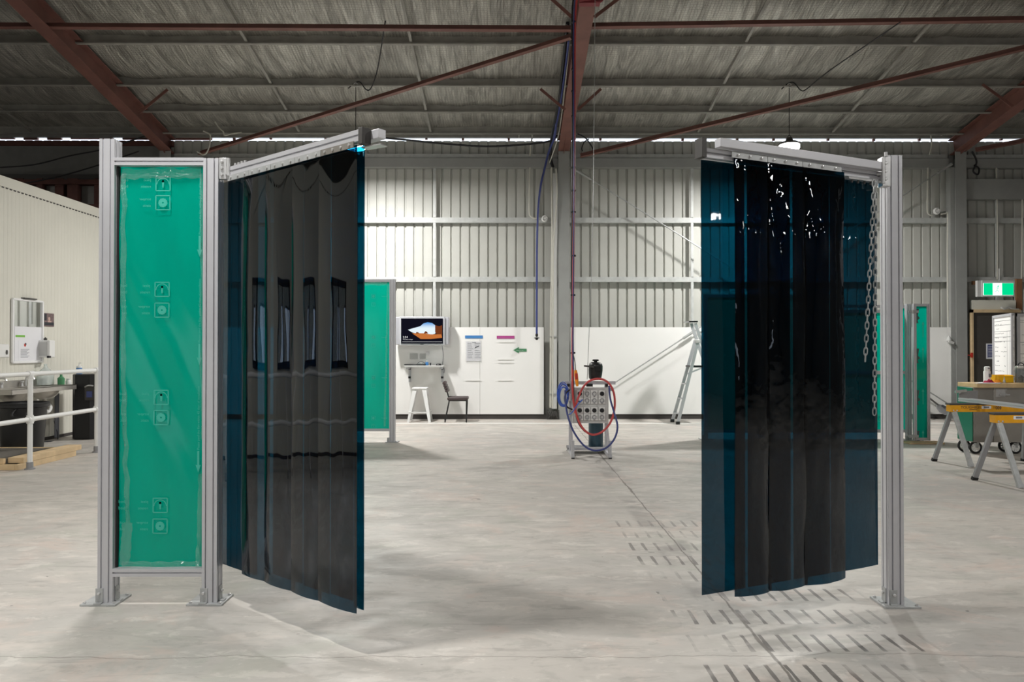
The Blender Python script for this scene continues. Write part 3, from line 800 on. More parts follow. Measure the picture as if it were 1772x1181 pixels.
# left
LA = Arm((-1.625, 4.425), (-.712, 3.66))
lc = thing('strip_curtain', 'left strip curtain of dark blue welding film swung towards the camera', 'curtain', tuple(LA.at(0, 0, 0)), 'swinging strip curtains of the doorway')
mb = MB(); mb.prism(TRACK, LA.at(0, 0, 2.533), LA.at(LA.L, 0, 2.533)); mb.build('track', ALU, lc, smooth=0)
mb = MB(); mb.bar(LA.at(-.02, -.052, 2.540), LA.at(LA.L + .085, -.052, 2.540), .045, .045); mb.build('arm_tube', ALU, lc, bevel=.002)
mb = MB(); mb.bar(LA.at(LA.L, 0, 2.527), LA.at(LA.L + .03, 0, 2.527), .056, .082); mb.build('end_cap', DGREY, lc, bevel=.002)
mb = MB(); mb.bar(LA.at(LA.L - .02, -.03, 2.482), LA.at(LA.L + .10, -.05, 2.482), .05, .006); mb.build('stop_plate', ZINC, lc)
ul = LA.u
spans = [(381, 442, -.014, .206, 0), (468, 519, -.020, .245, 0), (521, 566, -.020, .24, 0), (568, 607, -.020, .245, 0), (609, 626, -.016, .220, 0),
         (424, 467, .008, .204, 1), (463, 513, .010, .204, 1), (509, 560, .012, .204, 1), (556, 621, .014, .206, 1)]
for i, (a, b, v, zb, fr) in enumerate(spans):
    strip(LA, ul(a), ul(b), v, 2.492, zb, FILM_L, lc, i + 1, bulge=.012 if fr else .003, tilt=(-.024 if i == 5 else -.016 if i == 6 else -.008) * fr, amp=.0014 if fr else .002, fl=.008 * fr)
for i in range(4):
    a = .0 + i * .225; clamp(LA, a, a + .222, .0305, 2.476, 2.507, lc, 3, STEEL)
clamp(LA, .90, LA.L - .03, .0305, 2.476, 2.507, lc, 4, DARKST)
for k in range(4):
    mb = MB(); mb.rod(LA.at(.03 + .035 * k, .0, 2.555), LA.at(.03 + .035 * k, 0, 2.582), .008, 8); mb.build('bolt', ZINC, lc)
# hinge of the left arm
mb = MB(); mb.span((-1.699, 4.405, 2.49), (-1.655, 4.44, 2.615)); hg = mb.build('hinge', ZINC, lc, bevel=.002)
mb = MB(); mb.span((-1.660, 4.40, 2.515), (-1.615, 4.43, 2.56)); mb.rod((-1.64, 4.395, 2.505), (-1.64, 4.395, 2.61), .010, 10)
for k in range(3):
    bolt(mb, (-1.68, 4.405, 2.515 + .038 * k), (0, -1, 0), .009, .012); bolt(mb, (-1.655, 4.415, 2.53 + .033 * k), (1, 0, 0), .009, .016)
mb.build('hinge_bolt', ZINC, hg)
# right
RA = Arm((2.150, 4.35), (1.002, 3.83))
rc = thing('strip_curtain', 'right strip curtain of dark blue welding film, sparkling with lamp reflections', 'curtain', tuple(RA.at(0, 0, 0)), 'swinging strip curtains of the doorway')
mb = MB(); mb.bar(RA.at(-.02, .03, 2.545), RA.at(RA.L - .06, .03, 2.547), .045, .045); mb.build('arm_tube', ALU, rc, bevel=.002)
mb = MB(); mb.prism(slot_profile(.05, .048, 1, 1, .010, .012), RA.at(0, -.012, 2.496), RA.at(RA.L, -.012, 2.496)); mb.build('track', ALU, rc, smooth=0)
mb = MB(); mb.bar(RA.at(RA.L, -.010, 2.520), RA.at(RA.L + .03, -.010, 2.520), .06, .10); mb.build('end_cap', DGREY, rc, bevel=.002)
ur = RA.u
for i, (a, b, v, z1, zb0, zb1) in enumerate([(1294, 1219, -.024, 2.468, .232, .232), (1372, 1298, -.020, 2.468, .235, .235), (1440, 1377, -.020, 2.468, .235, .235), (1521, 1440, -.014, 2.468, .24, .24)]):
    strip(RA, ur(a), ur(b), v, z1, zb0, FILM_L if i < 3 else FILM_R, rc, i + 11, bulge=.004 if i < 3 else .02, tilt=0, amp=.002, zb1=zb1)
for i, (a, b, v, tl) in enumerate([(1330, 1266, .020, .006), (1391, 1324, .024, -.004), (1455, 1384, .028, .004)]):
    strip(RA, ur(a), ur(b), v, 2.485, .213, FILM_R, rc, i + 21, bulge=.030, tilt=tl, amp=.008, fl=.012)
for (a, b) in ((1320.5, 1259.5), (1381, 1321.5), (1448.5, 1382)):
    clamp(RA, ur(a), ur(b), .034, 2.482, 2.512, rc, 3, STEEL)
mb = MB(); mb.span(RA.at(.06, .02, 2.452), RA.at(.30, .02, 2.462)); 
mb = MB(); mb.bar(RA.at(.05, .006, 2.462), RA.at(.26, .006, 2.462), .03, .012); mb.build('strip_hook_bar', ZINC, rc)
for k in range(4):
    mb = MB(); mb.rod(RA.at(.07 + .05 * k, .006, 2.44), RA.at(.07 + .05 * k, .006, 2.47), .006, 8); mb.build('hook', DGREY, rc)
mb = MB(); mb.span((2.150, 4.30, 2.43), (2.198, 4.36, 2.60)); hg = mb.build('hinge', ZINC, rc, bevel=.002)
mb = MB()
for k in range(3):
    bolt(mb, (2.165, 4.30, 2.47 + .045 * k), (0, -1, 0), .010, .016); bolt(mb, (2.150, 4.33, 2.46 + .045 * k), (-1, 0, 0), .010, .02)
mb.rod((2.15, 4.29, 2.44), (2.15, 4.29, 2.59), .009, 10); mb.rod((2.17, 4.30, 2.60), (2.17, 4.30, 2.625), .009, 8)
mb.build('hinge_bolt', ZINC, hg)
# chains
def chain(name, a, b, label):
    a = Vector(a); b = Vector(b); t = (b - a).normalized(); L = (b - a).length; pitch = .036; n = int(L / pitch); mb = MB()
    x0 = t.cross(Vector((0, 1, 0))).normalized(); y0 = t.cross(x0).normalized()
    for k in range(n):
        c = a + t * (pitch * (k + .5)); ang = .5 + (PI / 2 if k % 2 else 0) + .1 * math.sin(k); x = x0 * math.cos(ang) + y0 * math.sin(ang)
        hl, rw = .0165, .0088; pts = []
        for s in range(14):
            th = 2 * PI * s / 14; pts.append(c + x * (rw * math.cos(th)) + t * (hl * math.sin(th) + math.copysign(.006, math.sin(th)) if abs(math.sin(th)) > .01 else 0))
        mb.tube(pts, .0036, 6, True)
    return tag(mb.build(name, STEEL, smooth=60), label, 'chain', 'steel chains hung from the right curtain arm')
CH1 = chain('chain', P(1513, 312, 4.16), P(1497, 627, 4.16), 'shorter steel chain slanting down in front of the right curtain')
CH2 = chain('chain', P(1515.5, 312, 4.25), P(1513, 722, 4.25), 'longer steel chain hanging straight down beside the right post')

# ------------------------------------------------------------------ screens further back
def far_post(root, x, y, zt, w=.09, plate=True):
    mb = MB(); mb.prism(slot_profile(w, w, 2, 2, .010, .010), (x, y, .012), (x, y, zt), (0, 1, 0)); p = mb.build('post', ALU, root, smooth=0)
    if plate:
        mb = MB(); mb.box((x, y, .006), (.2, .2, .012)); mb.box((x - .06, y - .05, .04), (.03, .03, .07)); mb.build('base_plate', STEEL, p)
fs = thing('welding_screen', 'green welding screen far back, half hidden behind the left curtain', 'screen', (-2.2, 12.0, 0))
xr = P(678.5, 600, 11.9).x
far_post(fs, xr, 11.95, 2.585); far_post(fs, xr - .82, 11.95, 2.585)
for z in (2.565, .195):
    mb = MB(); mb.bar((xr - .78, 11.94, z), (xr - .045, 11.94, z), .05, .04); mb.build('rail', ALU, fs)
mb = MB(); mb.add([(xr - .775, 11.945, .215), (xr - .05, 11.945, .215), (xr - .05, 11.945, 2.545), (xr - .775, 11.945, 2.545)], [(0, 1, 2, 3)]); gpf = mb.build('green_panel', GREEN, fs)
for yy in (513, 584, 654, 724):
    mb = MB(); q = P(646, yy, 11.93); icon(mb, (q.x, 11.938, q.z), .06, 'disc'); q = P(646, yy + 14, 11.93); icon(mb, (q.x, 11.938, q.z), .055, 'g')
    text_mesh(mb, 'scraper', (q.x + .22, 11.938, q.z + .12), (1, 0, 0), (0, 0, 1), .022, mirror=True); mb.build('pictogram', LGREEN, gpf, smooth=0)
mb = MB(); crumple(mb, (xr - .7, 11.935, 2.52), (xr - .08, 11.935, 2.52), .06, (0, 0, 1), 20, 4, .02, 8); crumple(mb, (xr - .07, 11.935, 2.5), (xr - .12, 11.935, .25), .03, (1, 0, 0), 50, 4, .02, 9)
mb.build('loose_film', PEEL, gpf)

ps = thing('partition_screen', 'long green partition of framed panels behind the right curtain', 'screen', (4.8, 12.3, 0))
yp = 12.3
xs_ = [P(1221, 600, yp).x, P(1330, 600, yp).x, P(1440, 600, yp).x, P(1549, 600, yp).x, P(1570, 600, yp).x]
ztp = P(0, 509, yp).z; zt2 = P(0, 527, yp).z; zbp = P(0, 747, yp).z; zm = P(0, 645, yp).z
for i, x in enumerate(xs_[:-1]):
    far_post(ps, x, yp, ztp if i < 3 else zt2, .06, True)
for i in range(3):
    a, b = xs_[i] + .03, xs_[i + 1] - .03; zt = ztp if i < 2 else zt2
    for z in ((zt - .03, zbp) if i < 2 else (zt - .03, P(0, 539, yp).z, zm, zbp)):
        mb = MB(); mb.bar((a, yp, z), (b, yp, z), .045, .05 if z != zm else .06); mb.build('rail', ALU, ps)
    zz = [(zbp + .025, zt - .055)] if i < 2 else [(zbp + .025, zm - .03), (zm + .03, P(0, 541, yp).z)]
    for z0, z1 in zz:
        mb = MB(); mb.add([(a, yp, z0), (b, yp, z0), (b, yp, z1), (a, yp, z1)], [(0, 1, 2, 3)]); gq = mb.build('green_panel', GREEN, ps)
        if i == 2 and z1 > 1.2:
            mb = MB(); q = P(1540, 618, yp - .01); text_mesh(mb, 'SignbonD', (q.x, yp - .007, q.z), (0, 0, 1), (-1, 0, 0), .165); mb.build('printed_film', LGREEN, gq, smooth=0)
        elif i == 2:
            mb = MB(); q = P(1522, 724, yp - .01); icon(mb, (q.x, yp - .007, q.z), .1, 'g'); mb.build('printed_film', LGREEN, gq, smooth=0)
a = P(1553, 600, yp).x
far_post(ps, P(1571.5, 600, 12.15).x, 12.15, zt2, .075, True)
for z in (zt2 - .03, zm, zbp):
    mb = MB(); mb.bar((xs_[3] + .03, yp, z), (P(1571.5, 600, yp).x - .03, yp, z), .045, .05); mb.build('rail', ALU, ps)
mb = MB(); a, b = xs_[3] + .03, P(1571.5, 600, yp).x - .03; mb.add([(a, yp, zbp + .02), (b, yp, zbp + .02), (b, yp, zt2 - .06), (a, yp, zt2 - .06)], [(0, 1, 2, 3)]); mb.build('green_panel', GREEN, ps)
ls = thing('screen_leaf', 'narrow green framed leaf hinged beside the long partition', 'screen', (P(1593, 600, 11.9).x, 11.9, 0))
yl = 11.85
x0, x1 = P(1581, 600, yl).x, P(1608, 600, yl).x; zt, zb = P(0, 525.5, yl).z, .034
for x, w in ((x0 + .012, .045), (x1 - .022, .045)):
    mb = MB(); mb.prism(slot_profile(w, w, 1, 1, .010, .010), (x, yl, zb), (x, yl, zt), (0, 1, 0)); mb.build('post', ALU, ls, smooth=0)
for z in (zt - .022, zb + .022):
    mb = MB(); mb.bar((x0 + .035, yl, z), (x1 - .045, yl, z), .04, .04); mb.build('rail', ALU, ls)
mb = MB(); mb.add([(x0 + .03, yl, zb + .04), (x1 - .04, yl, zb + .04), (x1 - .04, yl, zt - .04), (x0 + .03, yl, zt - .04)], [(0, 1, 2, 3)]); gq = mb.build('green_panel', GREEN, ls)
mb = MB()
for yy in (549, 618, 690, 760):
    q = P(1584, yy, yl); X = x0 + .036; h = .13
    mb.poly([(X, yl - .005, q.z + h), (X + .05, yl - .005, q.z + h), (X + .03, yl - .005, q.z + .02), (X + .065, yl - .005, q.z - .02), (X + .025, yl - .005, q.z - .05), (X + .04, yl - .005, q.z - h * .8), (X, yl - .005, q.z - h * .7)])
mb.build('dark_print', GREENF_D, gq, smooth=0)
mb = MB()
for yy in (560, 604, 676, 748):
    q = P(1597, yy, yl); mb.span((q.x - .006, yl - .005, q.z - .22), (q.x + .006, yl - .0046, q.z)); mb.poly([(q.x - .02, yl - .005, q.z - .02), (q.x + .02, yl - .005, q.z - .02), (q.x, yl - .005, q.z + .03)])
mb.build('printed_film', LGREEN, gq, smooth=0)
for yy in (540, 755):
    q = P(1583, yy, yl); mb = MB(); mb.span((q.x - .12, yl - .04, q.z - .02), (q.x + .04, yl - .024, q.z + .02)); mb.rod((q.x - .05, yl - .04, q.z - .03), (q.x - .05, yl - .04, q.z + .03), .015, 10)
    mb.build('hinge', STEEL, ls)
tb = MB(); tb.box((P(1600, 770, 11.7).x, 11.75, .012), (.55, .25, .024)); tag(tb.build('timber_offcut', WOOD, bevel=.003), 'pale timber board lying under the narrow green leaf', 'board')
# ------------------------------------------------------------------ power stand in the middle
st = thing('power_stand', 'aluminium power outlet stand on the floor beside the joint, hoses looped over it', 'stand', (1.13, 10.55, 0))
SD = 10.45
def SP(x, y, d=SD): return P(x, y, d)
zt_ = SP(0, 664).z
xl, xr_ = SP(983, 700, 10.6).x, SP(1051, 700, 10.6).x
for x in (xl + .03, xr_ - .02):
    mb = MB(); mb.prism(slot_profile(.045, .045, 1, 1, .008, .008), (x, 10.56, .04), (x, 10.56, zt_), (0, 1, 0)); mb.build('upright', ALU, st, smooth=0)
for (xa, xb, yy, d) in ((975, 1065, 663, 10.56), (990, 1062, 674, 10.6), (986, 1056, 777, 10.62)):
    mb = MB(); a = P(xa, yy, d); b = P(xb, yy, d); mb.bar(a, b, .045, .045); mb.build('crossbar', ALU, st)
for x in (xl + .03, xr_ - .02):
    mb = MB(); mb.bar((x, 10.15, .035), (x, 10.95, .035), .045, .045); mb.bar((x, 10.2, .05), (x, 10.5, .36), .035, .03); mb.bar((x, 10.18, .02), (x, 10.18, .24), .04, .04); f = mb.build('foot', ALU, st)
    for yy in (10.15, 10.95):
        mb = MB(); mb.lathe([(.025, 0), (.022, .012)], (x, yy, 0.0), (0, 0, 1), 10); mb.build('levelling_foot', BLACKM, f)
mb = MB(); a = SP(990.5, 733); b = SP(1053, 671); mb.span((a.x, SD, a.z), (b.x, SD + .05, b.z)); bd = mb.build('outlet_board', GREYPL, st, bevel=.004)
kinds = ['KRRK', 'BRRR', 'KKKK', 'RRRR']
for r, yy in enumerate((681.6, 693.4, 710.4, 722.2)):
    for c, xx in enumerate((1003, 1015.7, 1028.2, 1041.3)):
        k = kinds[r][c]; q = SP(xx, yy); mb = MB(); mb.span((q.x - .046, SD - .022, q.z - .046), (q.x + .046, SD, q.z + .046))
        pl = mb.build('outlet_plate', WHITEPL, st, bevel=.004)
        o = Vector((q.x, SD - .022, q.z)); mb = MB()
        if k == 'K':
            mb.lathe([(.031, 0), (.031, .012), (.027, .02), (0, .02)], o, (0, -1, 0), 20); mb.bar(o + Vector((-.022, -.022, .014)), o + Vector((.022, -.022, -.014)), .012, .012, (0, -1, 0)); mb.build('rotary_switch', BLACK, pl)
        elif k == 'R':
            mb.use(GREYPL); mb.torus(o + Vector((0, -.004, 0)), .033, .006, (0, 1, 0), 20, 6); mb.use(INK); mb.torus(o + Vector((0, -.002, 0)), .024, .004, (0, 1, 0), 18, 6); mb.use(GREYPL); mb.lathe([(.018, 0), (.018, .006), (0, .006)], o, (0, -1, 0), 16)
            mb.use(INKD); mb.box(o + Vector((0, -.004, -.037)), (.018, .008, .008)); mb.build('socket', GREYPL, pl)
        else:
            mb.box(o + Vector((0, -.01, -.012)), (.04, .02, .02)); mb.build('breaker_switch', BLACK, pl)
mb = MB(); q = P(985, 688, 10.5); mb.box((q.x, 10.52, q.z), (.06, .07, .10)); mb.build('side_socket', WHITEPL, st, bevel=.004)
for xx in (983.5, 1020, 1049.5):
    q = P(xx, 667 if xx != 1020 else 667, 10.5); mb = MB(); mb.box((q.x, 10.50, q.z), (.09 if xx == 1020 else .04, .05, .04)); mb.build('cable_clip', BLACK, st)
# cylinder standing in the base of the stand
q0 = P(1032, 775, 10.72)
mb = MB(); mb.lathe([(.10, 0), (.106, .012), (.106, .62), (.09, .68), (.03, .72), (.03, .76)], (q0.x, 10.78, .085), (0, 0, 1), 28); cy = mb.build('cylinder_body', TEALC)
cyl = thing('gas_cylinder', 'dark teal cylinder standing in the base of the power stand', 'cylinder', (q0.x, 10.78, .085)); attach(cy, cyl)
mb = MB(); mb.lathe([(.022, .76), (.022, .80), (.012, .82)], (q0.x, 10.78, .085), (0, 0, 1), 12); mb.build('valve', ZINC, cyl)
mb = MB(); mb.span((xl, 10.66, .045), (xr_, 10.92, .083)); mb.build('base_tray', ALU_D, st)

# hoses: the drop from the roof, then the loops
def hose(name, pts, r, mat, label, cat='hose', k=8, group=None):
    mb = MB(); mb.tube(smooth_path(pts, k), r, 8); return tag(mb.build(name, mat), label, cat, group)
HX = 10.33
hose('air_hose', [P(1004, -30, 10.4), P(996, 20, 10.36), P(994.5, 120, HX), P(993.5, 300, HX), P(992, 480, HX), P(990.5, 620, HX), P(991, 680, HX), P(996, 712, HX), P(1006, 738, HX), P(1022, 752, HX), P(1040, 749, HX), P(1056, 732, HX), P(1063.5, 706, HX), P(1062, 680, HX), P(1052, 662, HX), P(1036, 656, HX), P(1018, 661, HX), P(1006, 676, HX), P(997, 700, HX), P(995, 715, 10.40)], .015, HOSER, 'red hose dropping from the roof and looped over the power stand')
hose('power_cable', [P(995, -30, 10.46), P(990, 30, 10.42), P(991, 120, 10.38), P(990.5, 300, 10.38), P(989.5, 480, 10.38), P(991.5, 600, 10.38), P(992, 660, 10.38), P(994, 700, 10.39), P(1001, 732, 10.39), P(1013, 748, 10.39)], .012, HOSEK, 'black cable tied along the red hose drop', 'cable')
hose('blue_hose', [P(1002, -30, 10.36), P(993, 30, 10.32), P(993, 300, 10.30), P(991.5, 590, 10.30), P(992.5, 640, 10.32)], .009, HOSEB, 'dark blue line tied to the red hose drop', 'hose')
hose('loop_hose', [P(978, 676, 10.28), P(979, 700, 10.2), P(983, 722, 10.12), P(993, 748, 10.06), P(1010, 771, 10.06), P(1028, 780, 10.06), P(1048, 776, 10.06), P(1063, 760, 10.06), P(1068.5, 738, 10.1), P(1062, 712, 10.2), P(1056, 690, 10.22), P(1054, 668, 10.24)], .013, HOSEB, 'dark blue hose in a big low loop round the power stand')
hose('short_lead', [P(986, 675, 10.34), P(980, 680, 10.30), P(977, 690, 10.30), P(981, 704, 10.30), P(990, 709, 10.36)], .011, HOSEK, 'short black lead curling at the left of the outlet board', 'cable')
hose('blue_lead', [P(984, 718, 10.22), P(990, 714, 10.22), P(1000, 700, 10.22), P(1008, 692, 10.24)], .008, BLUEC, 'thin bright blue lead crossing the lower left outlets', 'cable')
mb = MB()
for k in range(7):
    a = .13 + .006 * k; pts = []
    cc = P(975 + random.uniform(-1, 1.5), 684 + random.uniform(-2, 3), 10.40)
    for j in range(20):
        t = 2 * PI * j / 20; pts.append(cc + Vector((math.cos(t) * (.055 + .004 * k), -.03 + .012 * k + .02 * math.sin(2 * t + k), math.sin(t) * (.12 + .008 * k))))
    mb.tube(pts, .007, 6, True)
tag(mb.build('coiled_cable', BLUEC), 'bright blue cable coiled at the left end of the power stand', 'cable')
ORD = ('topmost', 'second', 'third', 'fourth', 'fifth', 'sixth', 'seventh', 'eighth', 'ninth', 'tenth', 'lowest')
for i, yy in enumerate((38, 120, 158, 201, 241, 290, 330, 367, 443, 511, 611)):
    mb = MB(); q = P(992.5 - (yy > 500), yy, 10.35); mb.lathe([(.03, -.012), (.034, 0), (.03, .012)], q, (0, 0, 1), 10)
    tag(mb.build('cable_tie', BLACKM), 'black tie round the hanging hose bundle, %s of eleven from the roof' % ORD[i] if i < 10 else 'black tie round the hanging hose bundle, lowest one over the pendant control', 'cable tie', 'ties on the hose drop')
pc = thing('pendant_control', 'orange and yellow pendant control hanging over the outlet board', 'control', tuple(P(998, 668, 10.2)))
a = P(996, 641, 10.2); b = P(999, 669, 10.2)
mb = MB(); mb.tube([a, a.lerp(b, .3), a.lerp(b, .6), b], .027, 12, taper=[.7, 1.0, .95, .6]); bd2 = mb.build('body', ORANGE, pc)
mb = MB(); c = a.lerp(b, .38); mb.box(c + Vector((0, -.02, 0)), (.035, .025, .085)); mb.build('button_pad', REDP, pc, bevel=.004)
mb = MB(); mb.tube(smooth_path([P(991.5, 612, 10.3), P(994, 622, 10.24), P(995.5, 632, 10.2), a]), .006, 8); mb.build('lead', HOSEK, pc)

# black welding helmet on the stand
hm = thing('welding_helmet', 'black welding helmet resting on top of the power stand', 'helmet', tuple(P(1031, 657, 10.55)))
hc = P(1030.5, 641, 10.55)
mb = MB(); prof = [(.0, -.13), (.075, -.128), (.088, -.11), (.096, -.05), (.100, .0), (.098, .06), (.088, .095), (.06, .112), (0, .115)]
mb.lathe(prof, hc, (.06, 0, 1), 24, 1.0, 1.15); mb.build('shell', BLACK, hm, smooth=60)
mb = MB(); mb.span((hc.x - .03, hc.y - .135, hc.z - .01), (hc.x + .06, hc.y - .10, hc.z + .06)); mb.build('lens', BLACKM, hm, bevel=.008)
mb = MB(); mb.box(hc + Vector((-.10, -.07, .055)), (.13, .12, .022), Matrix.Rotation(.12, 3, 'Y')); mb.build('adjuster', DGREY, hm)
mb = MB(); mb.lathe([(.024, 0), (.024, .02), (.045, .024), (.045, .04), (.03, .044)], hc + Vector((.0, -.01, .108)), (0, 0, 1), 16); mb.build('knob', BLACKM, hm)
mb = MB(); mb.torus(hc + Vector((.0, 0, -.118)), .075, .010, (0, 0, 1), 20, 8); mb.build('neck_edge', DGREY, hm)

# ------------------------------------------------------------------ things along the back wall
tv = thing('television', 'silver framed television fixed to the white wall above the small shelf', 'television', (-1.78, 15.6, 1.85))
a = P(684, 597, 15.5); b = P(776.5, 549, 15.5)
mb = MB(); mb.span((a.x, 15.50, a.z), (b.x, 15.70, b.z)); cs = mb.build('cabinet', M('silver television case', lin(188, 188, 194), .4, .3, .02), tv, bevel=.015)
a2 = P(691, 598, 15.46); b2 = P(769.5, 548, 15.46)
mb = MB(); mb.span((a2.x, 15.46, a2.z), (b2.x, 15.52, b2.z)); mb.build('front_frame', M('bright silver frame', lin(206, 206, 212), .35, .3, .02), tv, bevel=.008)
a3 = P(694, 595, 15.45); b3 = P(766.5, 551.5, 15.45); ys_ = 15.448
mb = MB(); mb.span((a3.x, ys_, a3.z), (b3.x, 15.47, b3.z)); sc = mb.build('screen', SCR_B, tv, smooth=0)
def T(x, y, k=.002): q = P(x, y, ys_ - k); q.y = ys_ - k; return q
mb = MB(); mb.use(SCR_S)
mb.poly([T(706, 571), T(716, 568), T(727, 565), T(733, 560), T(740, 558), T(748, 559.5), T(754, 564), T(755, 571), T(753, 578), T(745, 580), T(732, 577), T(718, 577), T(712, 575)])
mb.use(SCR_O); mb.poly([T(713, 577, .003), T(732, 577, .003), T(745, 579, .003), T(764, 579, .003), T(765, 585, .003), T(745, 587, .003), T(728, 587, .003)])
mb.use(SCR_OD); mb.poly([T(753, 563, .003), T(760, 565, .003), T(765, 563, .003), T(765, 579, .003), T(756, 579, .003), T(753, 575, .003)])
mb.use(SCR_B); mb.use(SCR_OD); mb.poly([T(719, 577.3, .004), T(726, 577.3, .004), T(724, 575.6, .004), T(721, 574.8, .004)]); mb.poly([T(733, 577.6, .004), T(741, 577.6, .004), T(738.6, 574.2, .004), T(736, 573.4, .004)])
mb.use(SCR_W); text_mesh(mb, '2:34', T(697, 585.5, .004), (1, 0, 0), (0, 0, 1), .042); text_mesh(mb, 'Thursday, 26 April', T(697, 588.6, .004), (1, 0, 0), (0, 0, 1), .019)
mb.span(T(696, 592, .003), T(765, 591.7, .0029))
mb.build('screen_picture', SCR_W, sc, smooth=0)
mb = MB(); q = P(730, 596.3, 15.458); mb.box(q, (.07, .004, .012)); mb.build('badge', INKD, tv, smooth=0)
hose('television_cable', [P(765, 599, 15.6), P(767, 615, 15.72), P(766, 632, 15.72), P(769, 640, 15.74), P(768, 646, 15.75)], .006, INK, 'grey cable hanging down from the television', 'cable')

mb = MB(); zz = P(0, 634.5, 15.3).z
sh = thing('wall_shelf', 'light grey shelf on two brackets under the television', 'shelf', (-1.75, 15.5, zz))
xa, xb = P(699, 633, 15.3).x, P(767.5, 633, 15.3).x
mb.span((xa, 15.3, zz - .018), (xb, 15.755, zz + .018)); mb.build('shelf_board', GREYPL, sh, bevel=.003)
for xx in (705.5, 763):
    q = P(xx, 640, 15.4); mb = MB(); mb.bar((q.x, 15.73, zz - .02), (q.x, 15.73, zz - .34), .045, .045, (0, 1, 0)); mb.bar((q.x, 15.35, zz - .04), (q.x, 15.73, zz - .04), .045, .04); br = mb.build('bracket', ALU, sh)
    mb = MB()
    for z in (.06, .24): mb.box((q.x, 15.70, zz - z), (.05, .05, .04))
    mb.build('bracket_joint', BLACK, br)
zs = zz + .018
kb = MB(); kb.span((P(700.5, 0, 15.4).x, 15.36, zs), (P(737, 0, 15.4).x, 15.52, zs + .022)); tag(kb.build('keyboard', BLACK, bevel=.004), 'black keyboard lying on the wall shelf', 'keyboard')
q = P(759, 630, 15.42); mb = MB(); mb.lathe([(.0, .0), (.055, .0), (.06, .012), (.045, .03), (0, .038)], (q.x, 15.42, zs), (0, 0, 1), 18, 1, .65); tag(mb.build('computer_mouse', BLACK), 'black computer mouse at the right end of the wall shelf', 'mouse')
bo = thing('spray_bottle', 'small blue bottle with a clear top standing on the wall shelf', 'bottle', (P(739.5, 0, 15.45).x, 15.45, zs))
x = bo.location.x; mb = MB(); mb.lathe([(.028, 0), (.032, .01), (.032, .06), (.03, .065)], (x, 15.45, zs), (0, 0, 1), 16); mb.build('body', BLUEP, bo)
mb = MB(); mb.lathe([(.03, .065), (.028, .085), (.012, .10), (.012, .125)], (x, 15.45, zs), (0, 0, 1), 12); mb.build('neck', CLEAR, bo)
sg = thing('safety_glasses', 'clear safety glasses lying on the wall shelf', 'glasses', (P(729, 0, 15.5).x, 15.56, zs)); x = sg.location.x
mb = MB(); mb.tube(smooth_path([(x - .09, 15.56, zs + .02), (x - .05, 15.55, zs + .06), (x, 15.56, zs + .075), (x + .05, 15.55, zs + .06), (x + .09, 15.56, zs + .02)]), .005, 6); mb.build('frame', INKD, sg)
mb = MB(); mb.span((x - .075, 15.552, zs + .004), (x - .01, 15.556, zs + .05)); mb.span((x + .01, 15.552, zs + .004), (x + .075, 15.556, zs + .05)); mb.build('lens', CLEAR, sg)
mb = MB(); q = P(745.5, 0, 15.45); mb.lathe([(.014, 0), (.014, .04), (.02, .045), (.02, .05)], (q.x, 15.45, zs), (0, 0, 1), 12); tag(mb.build('small_pot', INKD), 'small dark pot beside the blue bottle on the shelf', 'pot')
wp = MB(); a = P(720, 617, 15.74); wp.box((a.x - .05, 15.755, a.z), (.16, .012, .12)); wp.box((a.x + .14, 15.755, a.z), (.12, .012, .11)); tag(wp.build('wall_outlet', GREYPL, bevel=.003), 'pale double wall outlet in the shadow under the television', 'outlet')
q = P(740, 612, 15.72); ad = MB(); ad.box((q.x, 15.735, q.z), (.07, .05, .06)); tag(ad.build('plug_adapter', WHITE, bevel=.01), 'white plug adapter on the wall under the television', 'plug')

# white metal stool
so = thing('metal_stool', 'white metal stool standing under the wall shelf', 'stool', (-1.86, 15.3, 0))
xm = P(727, 700, 15.3).x; zt = P(0, 671, 15.3).z; wt, wb = .135, .235
mb = MB(); mb.span((xm - wt - .02, 15.3 - wt - .02, zt - .03), (xm + wt + .02, 15.3 + wt + .02, zt)); mb.build('seat', WHITE, so, bevel=.02, seg=3)
for sx in (-1, 1):
    for sy in (-1, 1):
        a = Vector((xm + sx * wt, 15.3 + sy * wt, zt - .02)); b = Vector((xm + sx * wb, 15.3 + sy * wb, .0)); mb = MB()
        dx, dy = Vector((-sx * .085, 0, 0)), Vector((0, -sy * .085, 0)); k = .5
        mb.add([a, a + dx, b + dx * k, b, a + dy, b + dy * k, ], [(0, 1, 2, 3), (0, 3, 5, 4)])
        o = mb.build('leg', WHITE, so, smooth=0); m_ = o.modifiers.new('t', 'SOLIDIFY'); m_.thickness = .008
zc = .2; wc = wt + (wb - wt) * (1 - zc / zt)
mb = MB()
for sx in (-1, 1): mb.bar((xm + sx * wc, 15.3 - wc, zc), (xm + sx * wc, 15.3 + wc, zc), .012, .022); mb.bar((xm - wc, 15.3 + sx * wc, zc), (xm + wc, 15.3 + sx * wc, zc), .012, .022)
mb.build('foot_ring', WHITE, so, smooth=0)
